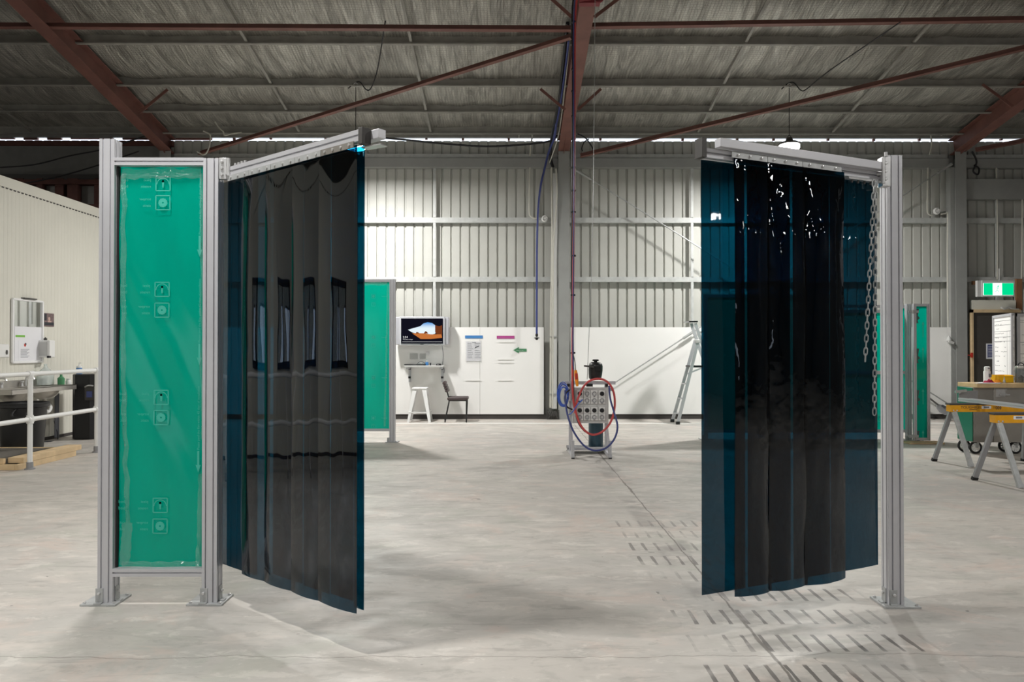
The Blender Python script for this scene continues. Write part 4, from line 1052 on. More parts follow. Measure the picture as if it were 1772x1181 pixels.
# chair, side on
ch = thing('side_chair', 'brown black padded chair side on against the white wall', 'chair', (-1.3, 15.25, 0))
cx0, cx1 = P(776, 690, 15.25).x, P(808, 690, 15.25).x; zs_ = P(0, 688, 15.25).z
mb = MB(); mb.span((cx0 - .01, 15.05, zs_ - .055), (cx1 + .03, 15.47, zs_ + .012)); mb.build('seat', VINYL, ch, bevel=.025, seg=3)
a = P(769.5, 663, 15.25); b = P(774, 676, 15.25)
mb = MB()
for k in range(4):
    q = a.lerp(b, k / 3); mb.tube([(q.x, 15.06, q.z), (q.x, 15.10, q.z), (q.x, 15.42, q.z), (q.x, 15.46, q.z)], .036, 10, taper=[.6, 1, 1, .6])
mb.build('backrest', VINYL, ch, smooth=70)
for yy in (15.08, 15.44):
    mb = MB(); mb.tube([P(773, 676, yy), P(777, 690, yy), P(777, 696, yy), F(770, 725) * 0 + Vector((P(770, 725, yy).x, yy, .0))], .014, 8); mb.build('rear_leg', BLACK, ch)
    mb = MB(); mb.tube([Vector((cx1, yy, zs_ - .05)), Vector((P(807, 725, yy).x, yy, 0))], .014, 8); mb.build('front_leg', BLACK, ch)
    mb = MB(); mb.bar((cx0 + .02, yy, zs_ - .06), (cx1, yy, zs_ - .06), .02, .02); mb.build('side_rail', BLACK, ch)
# signs on the white sheets
HOLD = clear_mat('clear sheet holder', (.985, .985, .985), .1, 0.0)
def card(name, x0, y0, x1, y1, mat, label, cat, y=15.752, t=.006, grp=None):
    a, b = P(x0, y1, y), P(x1, y0, y); mb = MB(); mb.span((a.x, y, a.z), (b.x, y + t, b.z)); return tag(mb.build(name, mat, smooth=0), label, cat, grp)
s1 = card('label_strip', 804.8, 581, 835.4, 586, BLUEP, 'blue heading strip above the printed sheet on the white wall', 'sign')
s2 = card('label_strip', 859.6, 581.5, 890.2, 586.5, MAGP, 'magenta heading strip on the white wall', 'sign')
nt_ = card('notice_sheet', 807, 591.5, 832, 625.5, PAPER, 'printed sheet in a clear holder under the blue strip', 'notice')
mb = MB(); mb.use(INK)
for j in range(9):
    q = P(809, 595 + j * 3.1, 15.75)
    for k in range(2):
        if j in (2, 3) and k: continue
        w = random.uniform(.08, .13); mb.span((q.x + k * .15, 15.7505, q.z), (q.x + k * .15 + w, 15.7515, q.z + .008))
q = P(817, 593.6, 15.75); mb.span((q.x, 15.7505, q.z), (q.x + .08, 15.7515, q.z + .012))
mb.use(INKD); q = P(821, 603, 15.75); mb.poly([(q.x, 15.750, q.z - .02), (q.x + .03, 15.750, q.z + .01), (q.x + .09, 15.750, q.z + .03), (q.x + .10, 15.750, q.z + .05), (q.x + .02, 15.750, q.z + .03)])
mb.build('print', INK, nt_, smooth=0)
mb = MB(); a, b = P(805.5, 628, 15.745), P(834, 589.5, 15.745); mb.span((a.x, 15.742, a.z), (b.x, 15.745, b.z)); mb.build('clear_holder', HOLD, nt_, smooth=0)
mb = MB(); A = lambda x, y: P(x, y, 15.752)
mb.poly([A(888.3, 606.3), A(897.8, 601), A(897.8, 604), A(911.2, 604), A(911.2, 608.8), A(897.8, 608.8), A(897.8, 611.8)], .006, (0, 1, 0)); ar = tag(mb.build('arrow_sign', GRNP, smooth=0), 'green arrow sign pointing left on the white wall', 'sign')
mb = MB(); q = A(893.5, 607.3); text_mesh(mb, 'Safety First Aid', (q.x, 15.7515, q.z), (1, 0, 0), (0, 0, 1), .0165); mb.build('lettering', PAPER, ar, smooth=0)
for i, (x0, x1, yy) in enumerate(((805, 833, 658.8), (862, 889, 592.5), (861, 888, 622.5), (861, 888, 628.2), (861, 887, 658.8))):
    card('sheet_rail', x0, yy - 1.3, x1, yy, WHITEP, ['empty clear strip low under the printed sheet', 'topmost empty clear strip under the magenta heading', 'second empty clear strip under the magenta heading', 'third empty clear strip under the magenta heading', 'lowest empty clear strip under the magenta heading'][i], 'sheet holder', 15.745, .005, 'clear sheet holders on the white wall')

# ladder
la = thing('step_ladder', 'aluminium platform step ladder half hidden behind the right curtain', 'ladder', (4.0, 14.9, 0))
dA, dB = 14.65, 15.12
for d, xf, yf, xt in ((dA, 1172.5, 733.5, 1208), (dB, 1163, 730.5, 1203)):
    f = P(xf, yf, d); f.z = .0; t = P(xt, 590, d); mb = MB(); mb.bar(f, t, .06, .028, (0, 1, 0)); s_ = mb.build('front_stile', ALU, la)
    mb = MB(); mb.box(f + Vector((0.005, 0, .03)), (.075, .045, .06)); mb.build('foot', BLACK, s_)
for d, xt, xf in ((dA, 1203, 1263), (dB, 1196, 1254)):
    t = P(xt, 560, d); f = P(xf, 731, d); f.z = 0; mb = MB(); mb.bar(t, f, .06, .028, (0, 1, 0)); mb.build('rear_stile', ALU, la)
a, b = P(1196, 557, dB), P(1200, 557, dA); mb = MB(); mb.bar(a + Vector((0, .02, 0)), b + Vector((0, -.02, 0)), .16, .03); mb.build('top_tray', BLACK, la)
mb = MB(); mb.bar(P(1187, 557.5, 14.9), P(1199, 557, 14.9), .40, .02); mb.build('tool_tray', ALU, la)
mb = MB(); q0, q1 = P(1191, 634.5, 14.9), P(1226, 635.5, 14.9); mb.span((q0.x, dA, q0.z - .015), (q1.x, dB, q0.z + .02)); mb.build('platform', BLACK, la)
for d in (dA, dB): 
    mb = MB(); mb.bar(P(1190, 647, d), P(1215, 637, d), .03, .015, (0, 1, 0)); mb.build('stay', ALU, la)
for yy in (664.5, 716, 690):
    k = (yy - 590) / (733 - 590); mb = MB(); mb.bar(P(1208 - 35.5 * k, yy + .5, dA), P(1203 - 40 * k, yy - 1, dB), .07, .02, (0, 0, 1)); mb.build('tread', ALU, la)
for d in (dA, dB): 
    mb = MB(); mb.box(P(1206.5, 591, d), (.10, .05, .07)); mb.build('hinge_block', GREYPL, la, bevel=.01)

# pipes, cables and alarm bells on the back wall
hc_ = hose('blue_drop_hose', [P(963, 200, 14.6), P(960, 235, 15.0), P(950, 262, 15.55), P(943, 290, 15.6), P(936, 320, 15.6), P(931.5, 360, 15.6), P(929.5, 420, 15.6), P(929, 500, 15.6), P(928.8, 578, 15.6)], .022, HOSEB, 'blue air hose hanging down the wall left of the middle column')
mb = MB(); q = P(928.8, 578, 15.6); mb.lathe([(.025, .0), (.03, -.03), (.02, -.06), (.03, -.08), (.03, -.11), (.018, -.13)], q, (0, 0, 1), 12); cp_ = mb.build('coupling', BLACK, hc_)
mb = MB(); mb.torus(q + Vector((0, 0, -.085)), .048, .009, (0, .3, 1), 18, 6); mb.build('ring', STEEL, cp_)
for i, (x0, x1) in enumerate(((952.5, 957), (958.5, 963))):
    w = [.018, .05][i]
    if i == 0: hose('wall_conduit', [P(954.5, 290, 15.72), P(955.5, 420, 15.72), P(953.5, 560, 15.72), P(952.5, 706, 15.72)], .022, CONDUIT, 'slim cream conduit left of the middle column', 'conduit')
    else:
        mb = MB(); a = P(961, 300, 15.74); b = P(959, 708, 15.74); mb.bar(a, b, .11, .05, (0, 1, 0)); tag(mb.build('cable_duct', GREYPL, bevel=.004), 'broad pale cable duct beside the middle column', 'duct')
hose('wall_conduit', [P(962, 292, 15.66), P(964, 340, 15.66), P(957.5, 430, 15.66), P(957, 560, 15.66), P(956, 706, 15.66)], .016, CONDUIT, 'thin cream pipe crossing the duct beside the middle column', 'conduit')
for yy, lb in ((583, 'upper'), (682, 'lower')):
    mb = MB(); mb.bar(P(949, yy, 15.7), P(965, yy, 15.7), .02, .012); tag(mb.build('pipe_saddle', STEEL), lb + ' small saddle holding the conduits by the middle column', 'saddle', 'saddles on the conduits')
tr = MB(); q = P(957, 716, 15.7)
for i in range(5): tr.tube(smooth_path([(q.x - .1 + .04 * i, 15.68, .17), (q.x - .06 + .03 * i, 15.66, .08), (q.x - .1 + .05 * i, 15.70, .015)]), .016, 6)
tr.span((q.x - .13, 15.70, .0), (q.x - .09, 15.74, .2)); tr.span((q.x + .1, 15.70, .0), (q.x + .13, 15.74, .2)); tr.span((q.x - .13, 15.68, .0), (q.x + .13, 15.74, .02))
tag(tr.build('cable_pit', DGREY), 'open dark cable box on the floor beside the middle column', 'cable box')
def hook(pts, label, d=15.84, r=.016): hose('hanging_conduit', [P(x, y, d) for x, y in pts], r, CONDUIT, label, 'conduit')
hook([(898, 238), (900, 228), (908, 223.5), (917, 226), (921, 234), (919, 250), (917, 270)], 'thin hooked conduit under the eave left of the middle column', 15.77)
hook([(917, 290), (916, 340), (916, 368), (919, 375), (925, 378), (930, 378)], 'thin conduit running down to the bell left of the middle column')
hook([(1629, 235), (1628, 220), (1620, 214), (1613, 218), (1611, 232), (1612, 252), (1608, 268)], 'thin hooked conduit under the eave left of the right column', 15.77)
hook([(1606, 282), (1605, 340), (1605, 366), (1609, 372), (1613, 373)], 'thin conduit running down to the bell left of the right column')
hook([(1628, 371), (1636, 370), (1640, 374), (1639.5, 440), (1640, 520), (1641, 582)], 'long thin conduit dropping from the right bell to the socket')
hook([(1724, 282), (1725, 330), (1726, 380), (1726, 484)], 'thin conduit dropping to the exit sign')
hook([(1769, 335), (1769, 400), (1768, 480), (1765, 525)], 'thin conduit at the right edge above the door')
hook([(341, 262), (352, 268), (360, 260), (364, 240), (362, 232), (352, 227)], 'grey looped conduit near the left rafter foot', 14.8, .014)
hook([(372, 211), (379, 221), (386, 228), (389, 234), (400, 232), (412, 230), (418, 229)], 'grey curved conduit end under the left eave', 15.0, .014)
for i, (bx, by, lb) in enumerate(((943, 379, 'white round alarm bell left of the middle column'), (1620, 366, 'white round alarm bell left of the right column'))):
    be = thing('alarm_bell', lb, 'alarm bell', tuple(P(bx, by, 15.84)), 'alarm bells on the back wall')
    mb = MB(); q = P(bx, by, 15.86); mb.lathe([(.07, 0), (.075, .02), (.06, .05), (.05, .055), (.045, .03), (.03, .03), (.025, .06), (0, .06)], q, (0, -1, 0), 22); mb.build('gong', WHITEPL, be)
    mb = MB(); mb.box(q + Vector((0, .03, -.0)), (.09, .09, .09)); mb.build('back_box', GREYPL, be)
lf = thing('hanging_socket', 'grey socket box at the end of the conduit on the right wall', 'socket', tuple(P(1642, 590, 15.7)))
mb = MB(); q = P(1642, 586, 15.7); mb.lathe([(.02, .05), (.05, -.02), (.055, -.05)], q, (0, 0, 1), 12); mb.build('body', GREYPL, lf)
mb = MB(); mb.box(q + Vector((.03, -.02, -.08)), (.12, .06, .05), Matrix.Rotation(.4, 3, 'Y')); mb.build('flap', GREYPL, lf, bevel=.006)
# cables near the eave
hose('sagging_cable', [P(655, 238, 14.9), P(700, 242, 15.0), P(770, 249, 15.2), P(845, 253.5, 15.35), P(920, 249, 15.45), P(955, 243, 15.5), P(963, 234, 15.45)], .020, HOSEK, 'black cable sagging under the eave left of the middle column', 'cable')
hose('bundle_cable', [P(982, 40, 11.9), P(975, 110, 13.0), P(967, 180, 14.1), P(957, 228, 15.1), P(953, 252, 15.6), P(953, 275, 15.76), P(957, 290, 15.76)], .030, HOSEK, 'black cable bundle coming down beside the middle rafter', 'cable')
hose('blue_pipe_line', [P(984, 70, 12.0), P(977, 130, 13.1), P(968, 190, 14.2), P(958, 238, 15.2)], .018, HOSEB, 'blue pipe running along the middle rafter', 'pipe')
hose('white_wire_line', [P(987, 60, 11.95), P(980, 130, 13.1), P(972, 200, 14.4), P(965, 240, 15.2), P(951, 282, 15.66)], .011, CONDUIT, 'pale cable running down the side of the middle rafter', 'cable')
hose('loop_cable', [P(1000, 232, 15.3), P(1012, 238, 15.5), P(1022, 250, 15.6), P(1028, 262, 15.6)], .014, HOSEK, 'black cable curling right of the middle column', 'cable')
hose('loop_cable', [P(1019, 241, 15.6), P(1011, 246, 15.6), P(1007, 256, 15.6), P(1008, 262, 15.6)], .012, HOSEK, 'short black cable loop right of the middle column', 'cable')
hose('suspension_wire', [P(1030, -25, 10.5), P(1028, 200, 10.5), P(1025, 420, 10.5), P(1016, 657, 10.5)], .0045, STEEL, 'thin straight wire dropping to the top of the power stand', 'wire', 4)
hose('black_wire', [P(0, 290, 15.4), P(60, 285, 15.4), P(120, 270, 15.4), P(180, 258, 15.3), P(250, 236, 14.6)], .014, HOSEK, 'upper black cable in front of the red framing', 'cable')
hose('black_wire', [P(40, 318, 15.4), P(100, 306, 15.4), P(170, 286, 15.4), P(240, 262, 15.2)], .014, HOSEK, 'lower black cable in front of the red framing', 'cable')
hose('loop_cable', [P(1682, 262, 15.7), P(1690, 280, 15.7), P(1684, 296, 15.7), P(1692, 302, 15.7), P(1694, 292, 15.77), P(1686, 286, 15.77)], .018, HOSEK, 'black cable knot right of the right column', 'cable')
# clamps where the hose drop meets the roof
mb = MB(); q = P(1020, 4, 10.75)
mb.box(q, (.30, .12, .07)); mb.rod(q + Vector((-.16, -.08, .0)), q + Vector((.2, -.08, .05)), .03, 10); mb.torus(q + Vector((.12, -.1, .02)), .06, .018, (0, 1, 0), 16, 6)
tag(mb.build('roof_manifold', M('dull red fitting', lin(120, 44, 50), .5)), 'red air fitting on the middle rafter where the hoses start', 'fitting')
# ------------------------------------------------------------------ wash place on the left
def W_(x, y, off=.012): return PX(x, y, WX + off)
def wall_card(mb, x0, y0, x1, y1, off, t):
    a = W_(x0, y0, off); b = W_(x1, y1, off); mb.span((WX + off - t, a.y, min(a.z, b.z)), (WX + off, b.y, max(a.z, b.z))); return a, b
mi = thing('wall_mirror', 'white framed mirror over the basin, lower half covered by a white sheet', 'mirror', (WX, 11.7, 1.7))
ya, yb = W_(23, 570, .03).y, W_(74.5, 570, .03).y; zt, zb = W_(48, 520, .03).z, W_(48, 627, .03).z
mb = MB()
for yy in (ya, yb): mb.span((WX + .002, yy - .018, zb), (WX + .035, yy + .018, zt))
for z in (zb, zt): mb.span((WX + .002, ya, z - .016), (WX + .035, yb, z + .016))
mb.build('frame', WHITE, mi, bevel=.004)
mb = MB(); mb.span((WX + .004, ya, zb), (WX + .014, yb, zt)); mb.build('glass', MIRR, mi, smooth=0)
zm_ = W_(48, 566, .03).z
mb = MB(); mb.span((WX + .015, ya + .05, zb + .02), (WX + .019, yb - .01, zm_)); cv = mb.build('white_sheet', PAPER, mi, smooth=0)
mb = MB(); mb.span((WX + .0, ya + .22, zt + .015), (WX + .06, yb - .2, zt + .035)); mb.build('top_clip', DGREY, mi)
nt2 = thing('printed_notice', 'small printed notice stuck on the white sheet under the mirror', 'notice', (WX + .02, 11.6, 1.5))
a, b = W_(32, 590, .02), W_(54, 623, .02)
mb = MB(); mb.span((WX + .0195, a.y, b.z), (WX + .0215, b.y, a.z)); mb.build('sheet', PAPER, nt2, smooth=0)
mb = MB(); mb.use(INK); 
for k in range(8): mb.span((WX + .0216, a.y + .05, a.z - .13 - k * .017), (WX + .0222, b.y - .05 - .03 * (k % 3), a.z - .136 - k * .017))
mb.use(REDP); mb.lathe([(.026, 0), (.0, .0005)], (WX + .0218, (a.y + b.y) / 2, a.z - .065), (1, 0, 0), 14)
mb.use(INKD); mb.lathe([(.018, 0), (.0, .0005)], (WX + .022, (a.y + b.y) / 2 + .015, a.z - .05), (1, 0, 0), 12)
mb.build('print', INK, nt2, smooth=0)
a, b = W_(27, 580, .02), W_(43, 584, .02); mb = MB(); mb.span((WX + .0195, a.y, b.z), (WX + .022, b.y, a.z)); tag(mb.build('label_strip', LIME, smooth=0), 'lime green label strip on the white sheet under the mirror', 'sign')
ph = thing('photo_print', 'small dim photo print on the cream wall right of the mirror', 'picture', (WX, 12.3, 1.9))
a, b = W_(77.5, 542, .012), W_(94, 566, .012); mb = MB(); mb.span((WX + .001, a.y, b.z), (WX + .006, b.y, a.z)); mb.build('sheet', PICT, ph, smooth=0)
mb = MB(); mb.use(SKINP); c = (WX + .0065, (a.y + b.y) / 2, a.z - .09); mb.lathe([(.03, 0), (0, .0004)], c, (1, 0, 0), 14); mb.span((WX + .0064, a.y + .09, c[2] - .10), (WX + .0068, b.y - .07, c[2] - .03)); mb.use(INKD); mb.span((WX + .0066, a.y + .0, b.z + .02), (WX + .007, b.y, b.z + .07)); mb.span((WX + .0064, a.y, a.z - .12), (WX + .0068, a.y + .06, a.z - .01)); mb.build('print', INKD, ph, smooth=0)
def dispenser(name, label, y0, y1, z0, z1, dp):
    r = thing(name, label, 'dispenser', (WX, (y0 + y1) / 2, z0))
    mb = MB(); mb.span((WX + .001, y0, z0), (WX + dp, y1, z1)); mb.build('cover', WHITEPL, r, bevel=.015, seg=3)
    return r
a, b = W_(0, 596, .12), W_(19, 619, .12)
d1 = dispenser('towel_dispenser', 'white paper towel dispenser at the left edge, teardrop window in front', 10.88, 11.12, b.z, a.z, .14)
mb = MB(); q = PX(11.5, 610, WX + .14); mb.lathe([(.018, -.0), (.022, .004), (0, .006)], q, (1, 0, 0), 14, 1.7, 1.1); mb.build('window', DGREY, d1)
a, b = W_(79, 589, .15), W_(94, 619, .15)
d2 = dispenser('soap_dispenser', 'white dispenser with a grey end right of the mirror', 12.0, 12.15, b.z, a.z, .19)
mb = MB(); mb.span((WX + .15, 11.99, b.z - .006), (WX + .192, 12.04, b.z + .03)); mb.build('outlet', BLACK, d2, bevel=.004)
mb = MB(); mb.span((WX + .03, 11.994, b.z + .03), (WX + .15, 12.0, a.z - .03)); mb.build('end_window', GREYPL, d2)
mb = MB(); mb.lathe([(.02, 0), (.03, .02), (.0, .05)], (WX + .08, 12.07, a.z), (0, 0, 1), 12); tag(mb.build('keyed_knob', DGREY), 'small dark knob on top of the dispenser right of the mirror', 'knob')
# basin: folded steel trough with two bowls
bs = thing('wash_basin', 'stainless steel double wash basin fixed to the cream wall', 'basin', (WX, 11.4, .9))
bx = -7.0; y0, y1 = 10.62, 12.22; zt = .905
mb = MB(); mb.span((bx - .012, y0, zt - .075), (bx, y1, zt)); mb.span((WX + .005, y0, zt - .075), (WX + .02, y1, zt + .10)); mb.span((WX + .01, y0, zt - .075), (bx, y0 + .012, zt)); mb.span((WX + .01, y1 - .012, zt - .075), (bx, y1, zt))
mb.span((WX + .01, y0, zt - .012), (WX + .09, y1, zt)); mb.span((bx - .07, y0, zt - .012), (bx, y1, zt))
for a, b in ((y0, y0 + .08), (11.38, 11.46), (y1 - .08, y1)): mb.span((WX + .02, a, zt - .012), (bx, b, zt))
mb.build('trough', STAIN, bs, bevel=.003)
mb = MB(); mb.span((WX + .001, y0 - .10, zt - .20), (WX + .04, y0 - .02, zt + .06)); mb.build('end_bracket', GREYPL, bs)
for c in (11.05, 11.80):
    mb = MB(); mb.lathe([(.24, -.012), (.235, -.06), (.20, -.14), (.12, -.20), (.035, -.215), (.03, -.25)], (WX + .25, c, zt), (0, 0, 1), 28, .72, 1.18); mb.build('bowl', SINKB, bs, smooth=60)
    mb = MB(); mb.tube(smooth_path([(WX + .25, c, zt - .25), (WX + .25, c, zt - .36), (WX + .25, c + .07, zt - .42), (WX + .25, c + .14, zt - .36), (WX + .2, c + .15, zt - .30), (WX + .02, c + .15, zt - .30)]), .024, 10); mb.build('trap', WHITEPL, bs)
for c in (10.98, 11.62):
    ta = thing('basin_tap', 'chrome tap on the left bowl of the wash basin' if c < 11.3 else 'chrome tap on the right bowl of the wash basin', 'tap', (WX + .06, c, zt), 'taps on the wash basin')
    zt = .908
    mb = MB(); mb.tube(smooth_path([(WX + .06, c, zt), (WX + .06, c, zt + .10), (WX + .08, c, zt + .14), (WX + .16, c, zt + .14), (WX + .19, c, zt + .10)]), .013, 10); mb.build('spout', ZINC, ta)
    for dy in (-.09, .09):
        mb = MB(); mb.lathe([(.02, 0), (.014, .05), (.026, .06), (.026, .08)], (WX + .06, c + dy, zt), (0, 0, 1), 12); mb.build('handle', ZINC, ta)
ju = thing('plastic_jug', 'large cloudy clear plastic jug standing on the wash basin', 'jug', (WX + .2, 12.0, zt))
q = (WX + .14, 11.98, zt + .002); mb = MB(); mb.lathe([(.13, 0), (.14, .02), (.14, .15), (.10, .22), (.04, .27), (.025, .30), (.03, .33)], q, (0, 0, 1), 24, .75, 1.1); mb.build('body', clear_mat('cloudy plastic', (.86, .90, .88), .15, .35), ju)
mb = MB(); mb.lathe([(.05, 0), (.052, .10), (.02, .13), (.02, .16)], (WX + .34, 12.06, zt + .002), (0, 0, 1), 16); gb = tag(mb.build('soap_bottle', GRNP), 'green soap bottle standing beside the cloudy jug', 'bottle')
mb = MB(); mb.lathe([(.04, 0), (.042, .05), (.03, .07), (.035, .09)], (WX + .40, 12.16, zt + .002), (0, 0, 1), 14); tag(mb.build('white_cup', WHITEPL), 'small white pot at the right end of the wash basin', 'pot')
0 and hose('basin_hose', [(WX + .05, 11.1, .62), (WX + .16, 11.3, .55), (WX + .14, 11.7, .60), (WX + .05, 12.1, .58)], .010, HOSEK, 'dark water hose slung under the wash basin', 'hose')
hose('floor_cable', [(WX + .04, 11.3, .6), (WX + .05, 11.5, .3), (WX + .05, 11.65, .06), (WX + .2, 12.0, .01), (WX + .12, 12.35, .01), (WX + .03, 12.4, .3)], .008, INKD, 'grey cable looping to the floor under the wash basin', 'cable')
hose('waste_pipe', [(WX + .06, 12.42, .75), (WX + .06, 12.42, .4), (WX + .06, 12.42, .02)], .035, INK, 'grey waste pipe standing against the wall behind the basin', 'pipe', 3)
# bins
b1 = thing('tall_bin', 'tall slim black bin with a slot front right of the wash basin', 'bin', (-6.97, 12.55, 0))
x0, x1 = P(122.5, 700, 12.3).x, P(165, 700, 12.3).x; zt = P(0, 648, 12.3).z
prof = lambda r: [(-r, -.24), (r, -.24), (r + .0, .24), (-r, .24)]
mb = MB(); c = (x0 + x1) / 2; r = (x1 - x0) / 2
mb.prism([(-r, -.2), (-r * .6, -.27), (r * .6, -.27), (r, -.2), (r, .24), (-r, .24)], (c, 12.55, 0), (c, 12.55, zt), (0, 1, 0)); mb.build('body', BLACK, b1, bevel=.015)
mb = MB(); q = P(158, 690, 12.33); mb.box((c + r + .004, 12.45, .80), (.02, .26, .26)); mb.box((c + r * .62, 12.272, .76), (.16, .02, .24)); mb.build('slot_panel', DGREY, b1, bevel=.006)
mb = MB(); mb.box((c + r * .62, 12.258, .74), (.09, .008, .10)); mb.build('label_sheet', NAVY, b1)
mb = MB(); mb.tube(smooth_path([(c + r * .3, 12.25, .86), (c + r * .7, 12.2, .885), (c + r * 1.05, 12.22, .88)]), .012, 8); mb.build('handle', ZINC, b1)
b2 = thing('round_bin', 'large black bin with a rim behind the timber ramp', 'bin', (-6.72, 10.25, 0))
cx_, cy_ = -6.86, 10.22
mb = MB(); mb.lathe([(.255, 0), (.275, .30), (.30, .62), (.305, .66), (.335, .67), (.335, .71), (.31, .72), (.30, .70), (.29, .5), (0, .45)], (cx_, cy_ + .42, 0), (0, 0, 1), 36); mb.build('body', BLACK, b2, smooth=45)
mb = MB(); mb.torus((cx_, cy_ + .42, .715), .318, .016, (0, 0, 1), 40, 8); mb.build('rim', BLACKM, b2)
mb = MB(); q = P(34, 706, 10.28); mb.tube(smooth_path([(q.x - .09, cy_ + .13, .66), (q.x - .10, cy_ + .06, .60), (q.x - .07, cy_ + .05, .55), (q.x + .07, cy_ + .05, .55), (q.x + .10, cy_ + .06, .60), (q.x + .09, cy_ + .13, .66)]), .014, 8); mb.build('handle', BLACK, b2)
sb = thing('sanitiser_bottle', 'clear and blue pump bottle standing on the tall black bin', 'bottle', (P(139, 0, 12.4).x, 12.4, zt))
x = sb.location.x; mb = MB(); mb.lathe([(.045, 0), (.045, .10)], (x, 12.42, zt), (0, 0, 1), 18); mb.build('label', BLUEP, sb)
mb = MB(); mb.lathe([(.044, .10), (.04, .125), (.015, .135), (.015, .15)], (x, 12.42, zt), (0, 0, 1), 18); mb.build('shoulder', WHITEPL, sb)
mb = MB(); mb.rod((x, 12.42, zt + .15), (x, 12.42, zt + .18), .008, 8); mb.bar((x - .01, 12.42, zt + .18), (x + .04, 12.42, zt + .18), .012, .01); mb.build('pump', WHITEPL, sb)
# timber ramp and rail
ra = thing('timber_ramp', 'low timber ramp with pale pine edging beside the white wall', 'ramp', (-6.6, 9.8, 0))
RX = -5.99; ry0, ry1 = 9.22, 10.30
mb = MB(); mb.span((WX + .02, ry0 + .07, .0), (RX - .20, ry1 - .042, .132)); mb.build('deck', PLY, ra)
for k, (z0, z1, a, b) in enumerate(((0, .07, ry0, 10.45), (.072, .14, ry0 + .10, 10.58))):
    mb = MB(); mb.span((RX - .045 - .15 * k, a, z0), (RX, b, z1)); mb.build('edge_board', WOOD, ra, bevel=.003)
    mb = MB(); mb.span((WX + .02, ry0 + .002 + .02 * k, z0), (RX - .047 - .15 * k, ry0 + .045 + .02 * k, z1 - .002)); mb.build('front_board', WOOD, ra, bevel=.003)
mb = MB(); mb.span((WX + .02, ry1 - .04, .0), (RX - .2, ry1, .142)); mb.build('back_board', WOOD, ra, bevel=.003)
hr = thing('handrail', 'white tube handrail on posts running beside the timber ramp', 'handrail', (-5.9, 9.9, 0))
HXr = -5.90
for yy in (9.30, 10.80, 7.4, 5.4, 3.4, 1.4, -.6):
    mb = MB(); mb.rod((HXr, yy, .0), (HXr, yy, 1.175), .030, 16); p_ = mb.build('post', WHITEPL, hr)
    mb = MB(); mb.lathe([(.06, 0), (.06, .012), (.04, .02), (.038, .09)], (HXr, yy, .0), (0, 0, 1), 18); mb.build('floor_flange', GREYMET, p_)
    for z in (.615, 1.175):
        mb = MB(); mb.rod((HXr, yy, z - .05), (HXr, yy, z + (.05 if z < 1 else .0)), .040, 14); mb.rod((HXr, yy - .05, z), (HXr, yy + .05, z), .040, 14); mb.build('fitting', WHITEPL, p_)
for z in (.615, 1.175):
    mb = MB(); mb.rod((HXr, -1.6, z), (HXr, 10.83, z), .029, 16); mb.build('rail', WHITEPL, hr)

# ------------------------------------------------------------------ bench, trestles and boards on the right
wb_ = thing('work_bench', 'steel cabinet work bench on castors with a worn timber top', 'bench', (7.3, 10.8, 0))
xL = P(1684, 700, 10.5).x; BX1 = 8.6
zb1 = P(0, 672, 10.42).z; zt1 = P(0, 664.5, 10.42).z
mb = MB(); mb.span((P(1657, 668, 10.9).x, 10.44, zb1), (BX1 + .05, 10.90, zt1)); mb.build('top', BENCHT, wb_, bevel=.006)
z0 = P(0, 767, 10.5).z
xm1 = P(1719.5, 700, 10.5).x
mb = MB(); mb.span((xL + .005, 10.5, z0), (xm1 - .003, 10.86, zb1)); mb.build('door_panel', DARKST, wb_, bevel=.003)
mb = MB(); mb.span((xm1 + .003, 10.5, z0), (BX1, 10.86, zb1)); pn = mb.build('door_panel', STAIN, wb_, bevel=.003)
mb = MB(); mb.span((xL - .012, 10.505, z0 + .01), (xL, 10.855, zb1 - .002)); mb.build('end_panel', GREENP, wb_, bevel=.004)
mb = MB(); mb.span((xm1 + .03, 10.49, zb1 - .13), (xm1 + .16, 10.5, zb1 - .02)); mb.bar((xm1 + .06, 10.46, zb1 - .10), (xm1 + .20, 10.46, zb1 - .10), .016, .016)
for k in (0, 1): mb.rod((xm1 + .17, 10.485, zb1 - .03 - .06 * k), (xm1 + .17, 10.5, zb1 - .03 - .06 * k), .010, 8)
mb.build('latch', ZINC, wb_)
a, b = P(1664, 677, 10.3), P(1697, 696, 10.3); mb = MB(); mb.span((a.x, 10.36, b.z), (b.x, 10.372, a.z)); vi = mb.build('vice_plate', GREYMET, wb_)
mb = MB(); mb.rod(P(1653, 678.5, 10.3), P(1672, 676.5, 10.3), .018, 12); mb.rod(P(1661, 676, 10.3), P(1661, 681, 10.3), .012, 8); mb.build('vice_bar', ZINC, wb_)
def castor(x, y, r=.092):
    mb = MB(); c = Vector((x, y, r)); mb.torus(c, r - .016, .016, (0, 1, 0), 28, 10); t = mb.build('castor_wheel', BLACKM, wb_)
    mb = MB(); mb.torus(c, r - .032, .008, (0, 1, 0), 24, 6); mb.lathe([(.022, -.02), (.022, .02)], c, (0, 1, 0), 14)
    for k in range(8):
        an = 2 * PI * k / 8; mb.bar(c, c + Vector((math.cos(an) * (r - .03), 0, math.sin(an) * (r - .03))), .02, .012, (0, 1, 0))
    mb.build('hub', WHITEPL, t)
    mb = MB(); mb.bar(c + Vector((0, -.028, 0)), c + Vector((.03, -.028, r + .01)), .03, .006, (0, 1, 0)); mb.bar(c + Vector((0, .028, 0)), c + Vector((.03, .028, r + .01)), .03, .006, (0, 1, 0)); mb.box(c + Vector((.03, 0, r + .012)), (.12, .10, .008)); mb.build('fork', STEEL, t)
for px, d in ((1668, 10.80), (1688, 10.58), (1738, 10.80), (1757, 10.58)): castor(P(px, 780, d).x, d)
zT = zt1
